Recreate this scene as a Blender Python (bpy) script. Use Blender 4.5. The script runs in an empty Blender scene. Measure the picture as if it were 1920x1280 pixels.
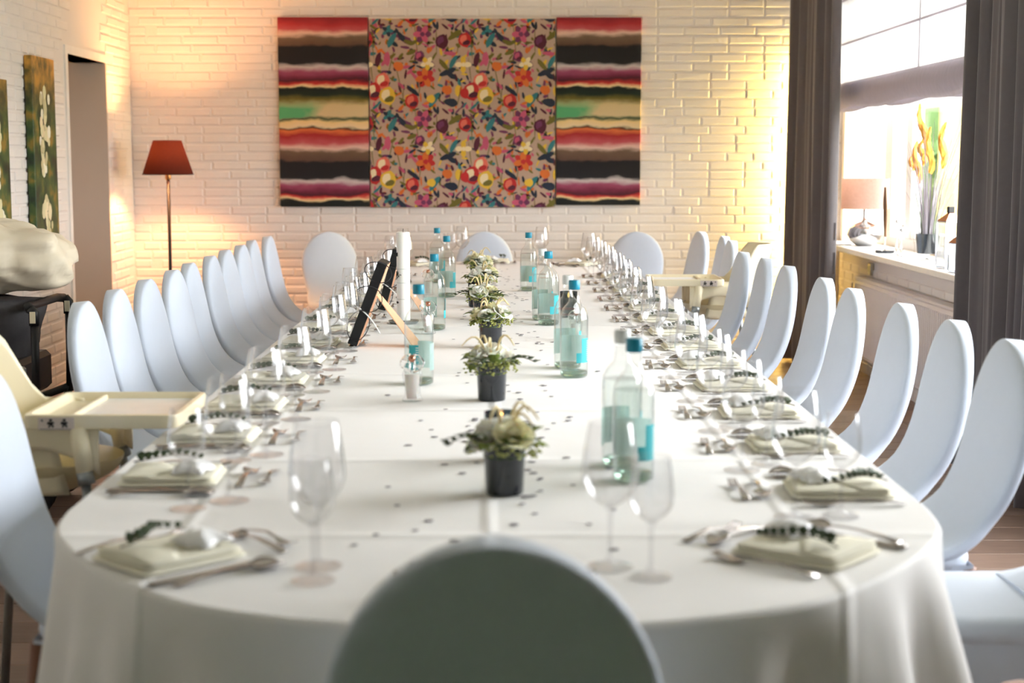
import bpy, math, random
from mathutils import Vector, Matrix, noise
random.seed(7)
R = random.random
PI = math.pi
sc = bpy.context.scene
C = sc.collection

# ------------------------------------------------------------------ camera, world, light, exposure
F = 2900.0                                   # focal length in pixels of the 1920 wide frame
CZ = 1.40
PITCH = math.atan(340 / F)
YAW = math.atan(25 * math.cos(PITCH) / F)
cam_d = bpy.data.cameras.new('camera')
cam = bpy.data.objects.new('camera', cam_d); C.objects.link(cam)
cam.location = (0, 0, CZ)
cam.rotation_euler = (PI / 2 - PITCH, 0, -YAW)
cam_d.sensor_width = 36
cam_d.lens = F / 1920 * 36
cam_d.clip_start = 0.05
cam_d.dof.use_dof = True
cam_d.dof.focus_distance = 6.0
cam_d.dof.aperture_fstop = 3.2
sc.camera = cam

world = bpy.data.worlds.new('sky'); sc.world = world
world.use_nodes = True
bg = world.node_tree.nodes['Background']
bg.inputs[0].default_value = (0.975, 0.98, 1.0, 1)
bg.inputs[1].default_value = 9.0

def portal(name, loc, rot, sx, sy):
    l = bpy.data.lights.new(name, 'AREA'); l.shape = 'RECTANGLE'; l.size = sx; l.size_y = sy
    l.cycles.is_portal = True
    o = bpy.data.objects.new(name, l); C.objects.link(o); o.location = loc; o.rotation_euler = rot
    return o
WALL_R = 2.42
portal('window_daylight', (2.72, 8.94, 1.75), (0, PI / 2, 0), 1.9, 3.9)
portal('window_daylight', (2.72, 4.6, 1.75), (0, PI / 2, 0), 1.9, 3.3)

sc.view_settings.view_transform = 'Standard'
sc.view_settings.look = 'None'
sc.view_settings.gamma = 1.0
sc.view_settings.use_curve_mapping = False
sc.view_settings.exposure = 1.1
sc.cycles.use_denoising = True
sc.cycles.max_bounces = 12
sc.cycles.diffuse_bounces = 5
sc.cycles.transparent_max_bounces = 32
sc.cycles.transmission_bounces = 12
sc.cycles.sample_clamp_indirect = 6.0
sc.cycles.caustics_reflective = False

# ------------------------------------------------------------------ pixel -> world (photo frame 1920x1280)
_M = cam.rotation_euler.to_matrix()
def U(px, py, z=0.752):
    d = _M @ Vector(((px - 960) / F, (640 - py) / F, -1))
    t = (z - CZ) / d.z
    return Vector((d.x * t, d.y * t, z))
def UD(px, py, D):
    d = _M @ Vector(((px - 960) / F, (640 - py) / F, -1))
    t = D / d.y
    return Vector((d.x * t, D, CZ + d.z * t))
def UX(px, py, X):
    d = _M @ Vector(((px - 960) / F, (640 - py) / F, -1))
    t = X / d.x
    return Vector((X, d.y * t, CZ + d.z * t))

# ------------------------------------------------------------------ materials
MATS = {}
def lin(c):
    return tuple((v / 12.92 if v <= .04045 else ((v + .055) / 1.055) ** 2.4) for v in c)
def rgb(r, g, b):
    return lin((r / 255, g / 255, b / 255)) + (1,)
def mat(name, col, rough=.6, metal=0, var=.06, scale=20, bump=0, bscale=200, trans=0, ior=1.45, sheen=0, coat=0, sub=0, alpha=1):
    if name in MATS: return MATS[name]
    m = bpy.data.materials.new(name); m.use_nodes = True
    nt = m.node_tree; b = nt.nodes['Principled BSDF']
    tc = nt.nodes.new('ShaderNodeTexCoord')
    n = nt.nodes.new('ShaderNodeTexNoise'); n.inputs['Scale'].default_value = scale; n.inputs['Detail'].default_value = 4
    nt.links.new(tc.outputs['Object'], n.inputs['Vector'])
    mx = nt.nodes.new('ShaderNodeMix'); mx.data_type = 'RGBA'
    mx.inputs[6].default_value = tuple(max(0, v * (1 - var)) for v in col[:3]) + (1,)
    mx.inputs[7].default_value = tuple(min(1, v * (1 + var)) for v in col[:3]) + (1,)
    nt.links.new(n.outputs['Fac'], mx.inputs[0]); nt.links.new(mx.outputs[2], b.inputs['Base Color'])
    b.inputs['Roughness'].default_value = rough; b.inputs['Metallic'].default_value = metal
    b.inputs['Transmission Weight'].default_value = trans; b.inputs['IOR'].default_value = ior
    b.inputs['Sheen Weight'].default_value = sheen; b.inputs['Coat Weight'].default_value = coat
    b.inputs['Subsurface Weight'].default_value = sub
    b.inputs['Alpha'].default_value = alpha
    if bump:
        n2 = nt.nodes.new('ShaderNodeTexNoise'); n2.inputs['Scale'].default_value = bscale; n2.inputs['Detail'].default_value = 3
        nt.links.new(tc.outputs['Object'], n2.inputs['Vector'])
        bp = nt.nodes.new('ShaderNodeBump'); bp.inputs['Strength'].default_value = bump; bp.inputs['Distance'].default_value = .004
        nt.links.new(n2.outputs['Fac'], bp.inputs['Height']); nt.links.new(bp.outputs[0], b.inputs['Normal'])
    MATS[name] = m
    return m
def thin_glass(name, tint=(1, 1, 1, 1), refl=1.0, pw_=4.0):
    m = bpy.data.materials.new(name); m.use_nodes = True
    nt = m.node_tree; nt.nodes.clear()
    out = nt.nodes.new('ShaderNodeOutputMaterial'); mix = nt.nodes.new('ShaderNodeMixShader')
    tr = nt.nodes.new('ShaderNodeBsdfTransparent'); tr.inputs[0].default_value = tint
    gl = nt.nodes.new('ShaderNodeBsdfGlossy'); gl.inputs['Roughness'].default_value = .02
    lw = nt.nodes.new('ShaderNodeLayerWeight'); lw.inputs[0].default_value = .5
    pw = nt.nodes.new('ShaderNodeMath'); pw.operation = 'POWER'; pw.inputs[1].default_value = pw_
    mu = nt.nodes.new('ShaderNodeMath'); mu.operation = 'MULTIPLY_ADD'; mu.inputs[1].default_value = .75 * refl; mu.inputs[2].default_value = .05 * refl; mu.use_clamp = True
    nt.links.new(lw.outputs['Facing'], pw.inputs[0]); nt.links.new(pw.outputs[0], mu.inputs[0]); nt.links.new(mu.outputs[0], mix.inputs[0])
    nt.links.new(tr.outputs[0], mix.inputs[1]); nt.links.new(gl.outputs[0], mix.inputs[2]); nt.links.new(mix.outputs[0], out.inputs[0])
    MATS[name] = m
    return m
def glow(name, col, strength):
    m = bpy.data.materials.new(name); m.use_nodes = True
    b = m.node_tree.nodes['Principled BSDF']
    b.inputs['Base Color'].default_value = col
    b.inputs['Emission Color'].default_value = col; b.inputs['Emission Strength'].default_value = strength
    MATS[name] = m
    return m
def translucent(name, col, fac=.5, tcol=None, stripes=0):
    m = bpy.data.materials.new(name); m.use_nodes = True
    nt = m.node_tree; nt.nodes.clear()
    out = nt.nodes.new('ShaderNodeOutputMaterial'); mix = nt.nodes.new('ShaderNodeMixShader'); mix.inputs[0].default_value = fac
    d = nt.nodes.new('ShaderNodeBsdfDiffuse'); t = nt.nodes.new('ShaderNodeBsdfTranslucent')
    tc = nt.nodes.new('ShaderNodeTexCoord'); n = nt.nodes.new('ShaderNodeTexNoise'); n.inputs['Scale'].default_value = 60
    mp = nt.nodes.new('ShaderNodeMapping'); mp.inputs['Scale'].default_value = (1, 1, .12) if stripes else (1, 1, 1)
    nt.links.new(tc.outputs['Object'], mp.inputs[0]); nt.links.new(mp.outputs[0], n.inputs['Vector'])
    for sh, cc in ((d, col), (t, tcol or col)):
        mx = nt.nodes.new('ShaderNodeMix'); mx.data_type = 'RGBA'
        mx.inputs[6].default_value = tuple(v * .88 for v in cc[:3]) + (1,); mx.inputs[7].default_value = tuple(min(1, v * 1.08) for v in cc[:3]) + (1,)
        nt.links.new(n.outputs['Fac'], mx.inputs[0]); nt.links.new(mx.outputs[2], sh.inputs[0])
    nt.links.new(d.outputs[0], mix.inputs[1]); nt.links.new(t.outputs[0], mix.inputs[2]); nt.links.new(mix.outputs[0], out.inputs[0])
    MATS[name] = m
    return m
def vcol(name, rough=.8):
    m = bpy.data.materials.new(name); m.use_nodes = True
    nt = m.node_tree; b = nt.nodes['Principled BSDF']; b.inputs['Roughness'].default_value = rough
    a = nt.nodes.new('ShaderNodeAttribute'); a.attribute_name = 'Col'
    nt.links.new(a.outputs['Color'], b.inputs['Base Color'])
    MATS[name] = m
    return m

mat('wall_paint', rgb(236, 229, 222), .75, bump=.25, bscale=90, var=.03, scale=3)
mat('brick_paint', rgb(238, 231, 224), .6, bump=.2, bscale=60, var=.04, scale=9)
mat('green_bounce_paint', rgb(104, 158, 88), .8, var=.04, scale=3)  # added green for the unseen wall, tints light bounced to the foreground
mat('green_bounce_floor', rgb(124, 150, 108), .95, var=.12, scale=60)  # added green for the unseen near floor, bounces green onto the front chair
mat('plaster', rgb(222, 206, 190), .85, var=.03, scale=4)
mat('ceiling_paint', rgb(240, 238, 232), .9)
mat('trim_paint', rgb(240, 236, 230), .4)
mat('base_paint', rgb(214, 196, 188), .5)
mat('chair_cloth', rgb(208, 218, 233), .62, var=.02, scale=30, bump=.06, bscale=400, sheen=.25)
mat('chair_wood', rgb(128, 84, 62), .45, var=.25, scale=40)
mat('cutlery_steel', rgb(178, 172, 168), .2, 1, var=.03)
mat('napkin_cloth', rgb(244, 240, 222), .85, var=.03, bump=.1, bscale=300)
mat('favour_satin', rgb(248, 248, 250), .35, var=.02, sheen=.3)
mat('leaf_dark', rgb(62, 78, 52), .55, var=.35, scale=60)
mat('leaf_green', rgb(112, 128, 56), .6, var=.35, scale=50)
mat('leaf_olive', rgb(164, 168, 92), .7, var=.3, scale=80)
mat('stem_brown', rgb(92, 82, 62), .7, var=.2)
mat('petal_white', rgb(252, 250, 240), .7, var=.05, scale=30, sub=.1)
mat('petal_cream', rgb(248, 242, 208), .7, var=.1, scale=30, sub=.1)
mat('amaranth', rgb(226, 208, 160), .8, var=.15, scale=80)
mat('pot_black', rgb(26, 32, 40), .08, var=.1, coat=.6)
mat('table_wood', rgb(130, 100, 72), .5, var=.2, scale=15)
mat('cap_teal', rgb(22, 132, 158), .35, var=.03)
mat('cap_clear', rgb(226, 230, 230), .25, var=.02)
mat('label_teal', rgb(60, 178, 188), .55, var=.04)
mat('label_white', rgb(236, 244, 244), .6, var=.02)
translucent('label_back', rgb(202, 228, 224), .5)
mat('solid_glass', (1, 1, 1, 1), .0, trans=1, ior=1.45, var=0)
mat('bottle_base_glass', rgb(170, 196, 178), .02, trans=1, ior=1.45, var=.02)
thin_glass('water', (.95, .975, .965, 1), refl=.6)
thin_glass('wine_glass', (.965, .965, .97, 1), refl=1.5, pw_=2.6)
thin_glass('stem_glass', (.95, .95, .955, 1), refl=.8, pw_=5)
thin_glass('bottle_glass', (.955, .97, .965, 1), refl=1.2, pw_=3)
thin_glass('pane_glass', (.98, .99, .99, 1), refl=.5)
thin_glass('lantern_glass', (.97, .98, .98, 1))
mat('confetti', rgb(150, 146, 152), .6, var=.25, scale=3)
mat('candle_wax', rgb(248, 246, 242), .45, var=.02, sub=.15)
mat('ink', rgb(34, 32, 34), .6)
mat('black_frame', rgb(24, 24, 26), .5)
mat('card_brown', rgb(226, 178, 142), .75, var=.06)
mat('picture_paper', rgb(226, 214, 206), .6, var=.15, scale=8)
mat('white_plastic', rgb(240, 240, 238), .3)
mat('copper', rgb(196, 140, 116), .25, 1)
mat('frost_wax', rgb(244, 240, 236), .5, sub=.2)
mat('cream_plastic', rgb(247, 236, 205), .32, var=.02, coat=.1)
mat('cream_shade', rgb(226, 212, 172), .4, var=.04)
mat('grey_metal', rgb(150, 156, 158), .35, .6)
mat('bag_cloth', rgb(222, 210, 186), .6, var=.06, scale=6, bump=.3, bscale=14)
mat('stroller_cloth', rgb(66, 64, 66), .85, var=.15, scale=40, bump=.2)
mat('black_plastic', rgb(30, 29, 31), .45)
mat('rubber', rgb(24, 23, 24), .8)
mat('curtain_cloth', rgb(104, 98, 99), .75, var=.08, scale=40, sheen=.35, bump=.1)
translucent('blind_cloth', rgb(246, 244, 246), .55, rgb(250, 250, 252), 1)
translucent('blind_hem', rgb(208, 202, 210), .35, rgb(214, 208, 214), 1)
mat('radiator_paint', rgb(228, 222, 224), .35)
mat('socket_plastic', rgb(170, 160, 140), .4)
translucent('lamp_shade_red', rgb(84, 44, 40), .24, rgb(27, 9, 5))
translucent('lamp_shade_taupe', rgb(178, 156, 148), .35, rgb(214, 160, 130))
mat('lamp_metal', rgb(18, 15, 14), .5)
mat('lamp_brass', rgb(190, 150, 100), .3, .9)
mat('silver', rgb(206, 206, 208), .16, 1)
mat('feather_brown', rgb(122, 88, 62), .7, var=.3, scale=60)
mat('grass_blade', rgb(150, 142, 150), .6, var=.3, scale=20)
mat('grass_green', rgb(104, 116, 92), .6, var=.3, scale=20)
mat('plume_orange', rgb(232, 166, 70), .8, var=.25, scale=60)
mat('canvas_edge', rgb(70, 56, 48), .8)
mat('linen', rgb(188, 160, 140), .85, var=.06, scale=120, bump=.1, bscale=500)
vcol('print_colour')
mat('house_brick', rgb(152, 122, 62), .8, var=.15, scale=6)
mat('lawn', rgb(128, 132, 112), .9, var=.3, scale=8)
mat('hedge', rgb(74, 100, 52), .8, var=.4, scale=6)
mat('paving', rgb(180, 170, 158), .85, var=.1, scale=5)
mat('wick', rgb(40, 36, 34), .8)
glow('flame', (1, .45, .12, 1), 14)
glow('bulb_warm', (1, .62, .3, 1), 20)

# floor boards: colour varies per board
def wood(name, c1, c2):
    m = bpy.data.materials.new(name); m.use_nodes = True
    nt = m.node_tree; b = nt.nodes['Principled BSDF']
    tc = nt.nodes.new('ShaderNodeTexCoord'); mp = nt.nodes.new('ShaderNodeMapping'); mp.inputs['Scale'].default_value = (3, 40, 3)
    n = nt.nodes.new('ShaderNodeTexNoise'); n.inputs['Scale'].default_value = 2; n.inputs['Detail'].default_value = 6
    oi = nt.nodes.new('ShaderNodeObjectInfo')
    ad = nt.nodes.new('ShaderNodeVectorMath'); ad.operation = 'ADD'
    nt.links.new(tc.outputs['Object'], ad.inputs[0]); nt.links.new(oi.outputs['Random'], ad.inputs[1])
    nt.links.new(ad.outputs[0], mp.inputs[0]); nt.links.new(mp.outputs[0], n.inputs['Vector'])
    mx = nt.nodes.new('ShaderNodeMix'); mx.data_type = 'RGBA'; mx.inputs[6].default_value = c1; mx.inputs[7].default_value = c2
    a2 = nt.nodes.new('ShaderNodeMath'); a2.operation = 'MULTIPLY_ADD'; a2.inputs[1].default_value = .5
    nt.links.new(oi.outputs['Random'], a2.inputs[0])
    m3 = nt.nodes.new('ShaderNodeMath'); m3.operation = 'MULTIPLY'; m3.inputs[1].default_value = .6
    nt.links.new(n.outputs['Fac'], m3.inputs[0]); nt.links.new(m3.outputs[0], a2.inputs[2])
    nt.links.new(a2.outputs[0], mx.inputs[0]); nt.links.new(mx.outputs[2], b.inputs['Base Color'])
    b.inputs['Roughness'].default_value = .35
    MATS[name] = m
wood('floor_wood', rgb(92, 72, 64), rgb(164, 138, 122))

# table linen with pressed creases as fine relief
def linen_cloth():
    m = bpy.data.materials.new('table_linen'); m.use_nodes = True
    nt = m.node_tree; b = nt.nodes['Principled BSDF']
    b.inputs['Base Color'].default_value = rgb(243, 241, 240); b.inputs['Roughness'].default_value = .7; b.inputs['Sheen Weight'].default_value = .15
    tc = nt.nodes.new('ShaderNodeTexCoord'); sp = nt.nodes.new('ShaderNodeSeparateXYZ'); nt.links.new(tc.outputs['Object'], sp.inputs[0])
    nz = nt.nodes.new('ShaderNodeTexNoise'); nz.inputs['Scale'].default_value = 1.3; nt.links.new(tc.outputs['Object'], nz.inputs['Vector'])
    def crease(axis, period, off, width):
        a = nt.nodes.new('ShaderNodeMath'); a.operation = 'MULTIPLY_ADD'; a.inputs[1].default_value = .03; nt.links.new(nz.outputs['Fac'], a.inputs[0]); nt.links.new(sp.outputs[axis], a.inputs[2])
        p = nt.nodes.new('ShaderNodeMath'); p.operation = 'PINGPONG'; p.inputs[1].default_value = period
        s = nt.nodes.new('ShaderNodeMath'); s.operation = 'ADD'; s.inputs[1].default_value = off
        nt.links.new(a.outputs[0], s.inputs[0]); nt.links.new(s.outputs[0], p.inputs[0])
        mr = nt.nodes.new('ShaderNodeMapRange'); mr.interpolation_type = 'SMOOTHSTEP'; mr.inputs[1].default_value = 0; mr.inputs[2].default_value = width; mr.inputs[3].default_value = 1; mr.inputs[4].default_value = 0
        nt.links.new(p.outputs[0], mr.inputs[0]); return mr
    c1 = crease('X', .27, 0, .02); c2 = crease('Y', .34, .07, .035)
    mxm = nt.nodes.new('ShaderNodeMath'); mxm.operation = 'MAXIMUM'; nt.links.new(c1.outputs[0], mxm.inputs[0]); nt.links.new(c2.outputs[0], mxm.inputs[1])
    n2 = nt.nodes.new('ShaderNodeTexNoise'); n2.inputs['Scale'].default_value = 5; nt.links.new(tc.outputs['Object'], n2.inputs['Vector'])
    ad = nt.nodes.new('ShaderNodeMath'); ad.operation = 'MULTIPLY_ADD'; ad.inputs[1].default_value = 1.6
    nt.links.new(n2.outputs['Fac'], ad.inputs[0]); nt.links.new(mxm.outputs[0], ad.inputs[2])
    bp = nt.nodes.new('ShaderNodeBump'); bp.inputs['Strength'].default_value = .6; bp.inputs['Distance'].default_value = .006
    nt.links.new(ad.outputs[0], bp.inputs['Height']); nt.links.new(bp.outputs[0], b.inputs['Normal'])
    MATS['table_linen'] = m
linen_cloth()

# striped fabric print for the side canvases
def striped(name):
    m = bpy.data.materials.new(name); m.use_nodes = True
    nt = m.node_tree; b = nt.nodes['Principled BSDF']; b.inputs['Roughness'].default_value = .85
    tc = nt.nodes.new('ShaderNodeTexCoord'); sp = nt.nodes.new('ShaderNodeSeparateXYZ'); nt.links.new(tc.outputs['Object'], sp.inputs[0])
    mp = nt.nodes.new('ShaderNodeMapping'); mp.inputs['Scale'].default_value = (4, 1, 9); nt.links.new(tc.outputs['Object'], mp.inputs[0])
    n = nt.nodes.new('ShaderNodeTexNoise'); n.inputs['Scale'].default_value = 1.2; n.inputs['Detail'].default_value = 5; nt.links.new(mp.outputs[0], n.inputs['Vector'])
    v = nt.nodes.new('ShaderNodeMath'); v.operation = 'MULTIPLY_ADD'; v.inputs[1].default_value = -1 / 1.295; v.inputs[2].default_value = .5 - .033; nt.links.new(sp.outputs['Z'], v.inputs[0])
    w = nt.nodes.new('ShaderNodeMath'); w.operation = 'MULTIPLY_ADD'; w.inputs[1].default_value = .065; nt.links.new(n.outputs['Fac'], w.inputs[0]); nt.links.new(v.outputs[0], w.inputs[2])
    ramp = nt.nodes.new('ShaderNodeValToRGB'); nt.links.new(w.outputs[0], ramp.inputs[0])
    st = [(72, 140, 32, 40), (108, 176, 48, 54), (140, 192, 84, 86), (165, 226, 190, 170), (190, 116, 92, 72), (232, 96, 70, 56), (245, 26, 24, 27), (345, 30, 28, 32), (368, 206, 194, 192), (395, 158, 74, 104), (425, 120, 40, 66), (448, 70, 22, 36), (470, 200, 48, 46), (487, 240, 214, 160), (494, 16, 24, 22), (535, 22, 42, 30), (565, 116, 104, 44), (600, 214, 190, 140), (668, 220, 196, 150), (685, 26, 70, 48), (702, 238, 204, 140), (730, 236, 210, 168), (740, 26, 22, 20), (752, 222, 116, 62), (785, 166, 38, 42), (825, 192, 84, 88), (860, 228, 192, 178), (885, 112, 88, 68), (935, 92, 66, 56), (945, 26, 24, 27), (1045, 30, 28, 32)]
    st2 = [(1045, 30, 28, 32), (1066, 206, 194, 192), (1092, 158, 74, 104), (1122, 120, 40, 66), (1146, 70, 22, 36), (1160, 200, 48, 46), (1176, 240, 214, 160), (1186, 20, 26, 24)]
    def fill(r, s, a0, a1):
        e = r.color_ramp.elements
        while len(e) < len(s): e.new(.5)
        for i, (y, cr, cg, cb) in enumerate(s): e[i].position = (y - a0) / (a1 - a0)
        for i, (y, cr, cg, cb) in enumerate(s): e[i].color = rgb(cr, cg, cb)
    fill(ramp, st, 72, 1215)
    r2 = nt.nodes.new('ShaderNodeValToRGB'); nt.links.new(w.outputs[0], r2.inputs[0]); fill(r2, st2, 72, 1215)
    gt = nt.nodes.new('ShaderNodeMath'); gt.operation = 'GREATER_THAN'; gt.inputs[1].default_value = (1045 - 72) / 1143; nt.links.new(w.outputs[0], gt.inputs[0])
    m1 = nt.nodes.new('ShaderNodeMix'); m1.data_type = 'RGBA'; nt.links.new(gt.outputs[0], m1.inputs[0]); nt.links.new(ramp.outputs[0], m1.inputs[6]); nt.links.new(r2.outputs[0], m1.inputs[7])
    # green wash on the left part of the pale band
    n3 = nt.nodes.new('ShaderNodeTexNoise'); n3.inputs['Scale'].default_value = 7; nt.links.new(tc.outputs['Object'], n3.inputs['Vector'])
    g = nt.nodes.new('ShaderNodeMath'); g.operation = 'MULTIPLY_ADD'; g.inputs[1].default_value = .4; nt.links.new(n3.outputs['Fac'], g.inputs[0]); nt.links.new(sp.outputs['X'], g.inputs[2])
    mr = nt.nodes.new('ShaderNodeMapRange'); mr.inputs[1].default_value = .03; mr.inputs[2].default_value = .24; mr.inputs[3].default_value = 1; mr.inputs[4].default_value = 0; nt.links.new(g.outputs[0], mr.inputs[0])
    band = nt.nodes.new('ShaderNodeMapRange'); band.inputs[1].default_value = .43; band.inputs[2].default_value = .475; nt.links.new(w.outputs[0], band.inputs[0])
    lt = nt.nodes.new('ShaderNodeMath'); lt.operation = 'LESS_THAN'; lt.inputs[1].default_value = .53; nt.links.new(w.outputs[0], lt.inputs[0])
    p1 = nt.nodes.new('ShaderNodeMath'); p1.operation = 'MULTIPLY'; nt.links.new(mr.outputs[0], p1.inputs[0]); nt.links.new(band.outputs[0], p1.inputs[1])
    p2 = nt.nodes.new('ShaderNodeMath'); p2.operation = 'MULTIPLY'; nt.links.new(p1.outputs[0], p2.inputs[0]); nt.links.new(lt.outputs[0], p2.inputs[1])
    m2 = nt.nodes.new('ShaderNodeMix'); m2.data_type = 'RGBA'; nt.links.new(p2.outputs[0], m2.inputs[0]); nt.links.new(m1.outputs[2], m2.inputs[6]); m2.inputs[7].default_value = rgb(92, 172, 116)
    nt.links.new(m2.outputs[2], b.inputs['Base Color'])
    MATS[name] = m
striped('striped_print')

def garden_print():
    m = bpy.data.materials.new('garden_print'); m.use_nodes = True
    nt = m.node_tree; b = nt.nodes['Principled BSDF']; b.inputs['Roughness'].default_value = .5
    tc = nt.nodes.new('ShaderNodeTexCoord'); sp = nt.nodes.new('ShaderNodeSeparateXYZ'); nt.links.new(tc.outputs['Object'], sp.inputs[0])
    n = nt.nodes.new('ShaderNodeTexNoise'); n.inputs['Scale'].default_value = 9; n.inputs['Detail'].default_value = 6; nt.links.new(tc.outputs['Object'], n.inputs['Vector'])
    r = nt.nodes.new('ShaderNodeValToRGB'); nt.links.new(n.outputs['Fac'], r.inputs[0])
    e = r.color_ramp.elements
    for i, (p, c) in enumerate([(.3, rgb(24, 30, 20)), (.45, rgb(40, 66, 30)), (.55, rgb(70, 92, 40)), (.68, rgb(150, 120, 40))]):
        if i > 1: e.new(p)
        e[i].position = p; e[i].color = c
    mr = nt.nodes.new('ShaderNodeMapRange'); mr.inputs[1].default_value = .2; mr.inputs[2].default_value = .5; nt.links.new(sp.outputs['Z'], mr.inputs[0])
    mx = nt.nodes.new('ShaderNodeMix'); mx.data_type = 'RGBA'; nt.links.new(mr.outputs[0], mx.inputs[0]); nt.links.new(r.outputs[0], mx.inputs[6])
    r2 = nt.nodes.new('ShaderNodeValToRGB'); nt.links.new(n.outputs['Fac'], r2.inputs[0]); r2.color_ramp.elements[0].position = .4; r2.color_ramp.elements[0].color = rgb(90, 80, 30); r2.color_ramp.elements[1].position = .6; r2.color_ramp.elements[1].color = rgb(224, 160, 62)
    nt.links.new(r2.outputs[0], mx.inputs[7]); nt.links.new(mx.outputs[2], b.inputs['Base Color'])
    MATS['garden_print'] = m
garden_print()

# ------------------------------------------------------------------ mesh builder
class MB:
    def __init__(s): s.v = []; s.f = []; s.c = []
    def add(s, vs, fs, col=None):
        o = len(s.v); s.v += [tuple(v) for v in vs]; s.f += [tuple(i + o for i in f) for f in fs]
        if col is not None: s.c += [col] * len(fs)
        return s
    def box(s, x0, x1, y0, y1, z0, z1, b=0):
        if not b:
            return s.add([(x0, y0, z0), (x1, y0, z0), (x1, y1, z0), (x0, y1, z0), (x0, y0, z1), (x1, y0, z1), (x1, y1, z1), (x0, y1, z1)],
                  [(0, 3, 2, 1), (4, 5, 6, 7), (0, 1, 5, 4), (1, 2, 6, 5), (2, 3, 7, 6), (3, 0, 4, 7)])
        # chamfered box
        vs, idx = [], {}
        for sx in (0, 1):
            for sy in (0, 1):
                for sz in (0, 1):
                    X, Y, Z = (x0, x1)[sx], (y0, y1)[sy], (z0, z1)[sz]
                    dx, dy, dz = (b, -b)[sx], (b, -b)[sy], (b, -b)[sz]
                    idx[(sx, sy, sz, 0)] = len(vs); vs.append((X, Y + dy, Z + dz))
                    idx[(sx, sy, sz, 1)] = len(vs); vs.append((X + dx, Y, Z + dz))
                    idx[(sx, sy, sz, 2)] = len(vs); vs.append((X + dx, Y + dy, Z))
        fs = []
        I = idx
        for a in (0, 1):
            fs.append([I[(a, 0, 0, 0)], I[(a, 1, 0, 0)], I[(a, 1, 1, 0)], I[(a, 0, 1, 0)]])
            fs.append([I[(0, a, 0, 1)], I[(1, a, 0, 1)], I[(1, a, 1, 1)], I[(0, a, 1, 1)]])
            fs.append([I[(0, 0, a, 2)], I[(1, 0, a, 2)], I[(1, 1, a, 2)], I[(0, 1, a, 2)]])
            for c in (0, 1):
                fs.append([I[(a, c, 0, 0)], I[(a, c, 1, 0)], I[(a, c, 1, 1)], I[(a, c, 0, 1)]])
                fs.append([I[(a, 0, c, 0)], I[(a, 1, c, 0)], I[(a, 1, c, 2)], I[(a, 0, c, 2)]])
                fs.append([I[(0, a, c, 1)], I[(1, a, c, 1)], I[(1, a, c, 2)], I[(0, a, c, 2)]])
                for d in (0, 1): fs.append([I[(a, c, d, 0)], I[(a, c, d, 1)], I[(a, c, d, 2)]])
        cx = Vector(((x0 + x1) / 2, (y0 + y1) / 2, (z0 + z1) / 2))
        out = []
        for f in fs:
            p = [Vector(vs[i]) for i in f]
            nrm = (p[1] - p[0]).cross(p[2] - p[0]); ctr = sum(p, Vector()) / len(p)
            out.append(tuple(f) if nrm.dot(ctr - cx) > 0 else tuple(reversed(f)))
        return s.add(vs, out)
    def rings(s, rs, cap0=True, cap1=True, closed=True, loop=False):
        n = len(rs[0]); o = len(s.v); m = len(rs)
        for r in rs: s.v += [tuple(p) for p in r]
        for i in range(m if loop else m - 1):
            for j in range(n if closed else n - 1):
                a = o + i * n + j; b = o + i * n + (j + 1) % n; i2 = (i + 1) % m
                s.f.append((a, b, o + i2 * n + (j + 1) % n, o + i2 * n + j))
        if closed and not loop:
            if cap0: s.f.append(tuple(o + j for j in reversed(range(n))))
            if cap1: s.f.append(tuple(o + (m - 1) * n + j for j in range(n)))
        return s
    def lathe(s, prof, n=20, c=(0, 0, 0), cap0=True, cap1=True, a0=0, a1=2 * PI):
        full = abs(a1 - a0 - 2 * PI) < 1e-6
        rs = []
        for r, z in prof:
            rs.append([(c[0] + r * math.cos(a0 + (a1 - a0) * j / (n if full else n - 1)), c[1] + r * math.sin(a0 + (a1 - a0) * j / (n if full else n - 1)), c[2] + z) for j in range(n)])
        return s.rings(rs, cap0, cap1, closed=full)
    def tube(s, pts, rad, n=8, caps=True):
        pts = [Vector(p) for p in pts]; rs = []
        up = Vector((0, 0, 1)); prev = None
        for i, p in enumerate(pts):
            t = (pts[min(i + 1, len(pts) - 1)] - pts[max(i - 1, 0)]).normalized()
            a = prev if prev is not None else (up if abs(t.z) < .9 else Vector((1, 0, 0)))
            x = (a - t * a.dot(t)).normalized(); y = t.cross(x); prev = x
            r = rad[i] if isinstance(rad, (list, tuple)) else rad
            rs.append([p + x * math.cos(2 * PI * j / n) * r + y * math.sin(2 * PI * j / n) * r for j in range(n)])
        return s.rings(rs, caps, caps)
    def ball(s, c, r, n=12, m=8):
        rx, ry, rz = r if isinstance(r, (tuple, list)) else (r, r, r)
        rs = [[(c[0] + rx * math.sin(PI * (i + .02) / (m + .04)) * math.cos(2 * PI * j / n), c[1] + ry * math.sin(PI * (i + .02) / (m + .04)) * math.sin(2 * PI * j / n), c[2] - rz * math.cos(PI * i / m)) for j in range(n)] for i in range(m + 1)]
        return s.rings(rs)
    def grid(s, nu, nv, fn):
        o = len(s.v)
        for i in range(nu + 1):
            for j in range(nv + 1): s.v.append(tuple(fn(i / nu, j / nv)))
        for i in range(nu):
            for j in range(nv):
                a = o + i * (nv + 1) + j; s.f.append((a, a + nv + 1, a + nv + 2, a + 1))
        return s
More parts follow.
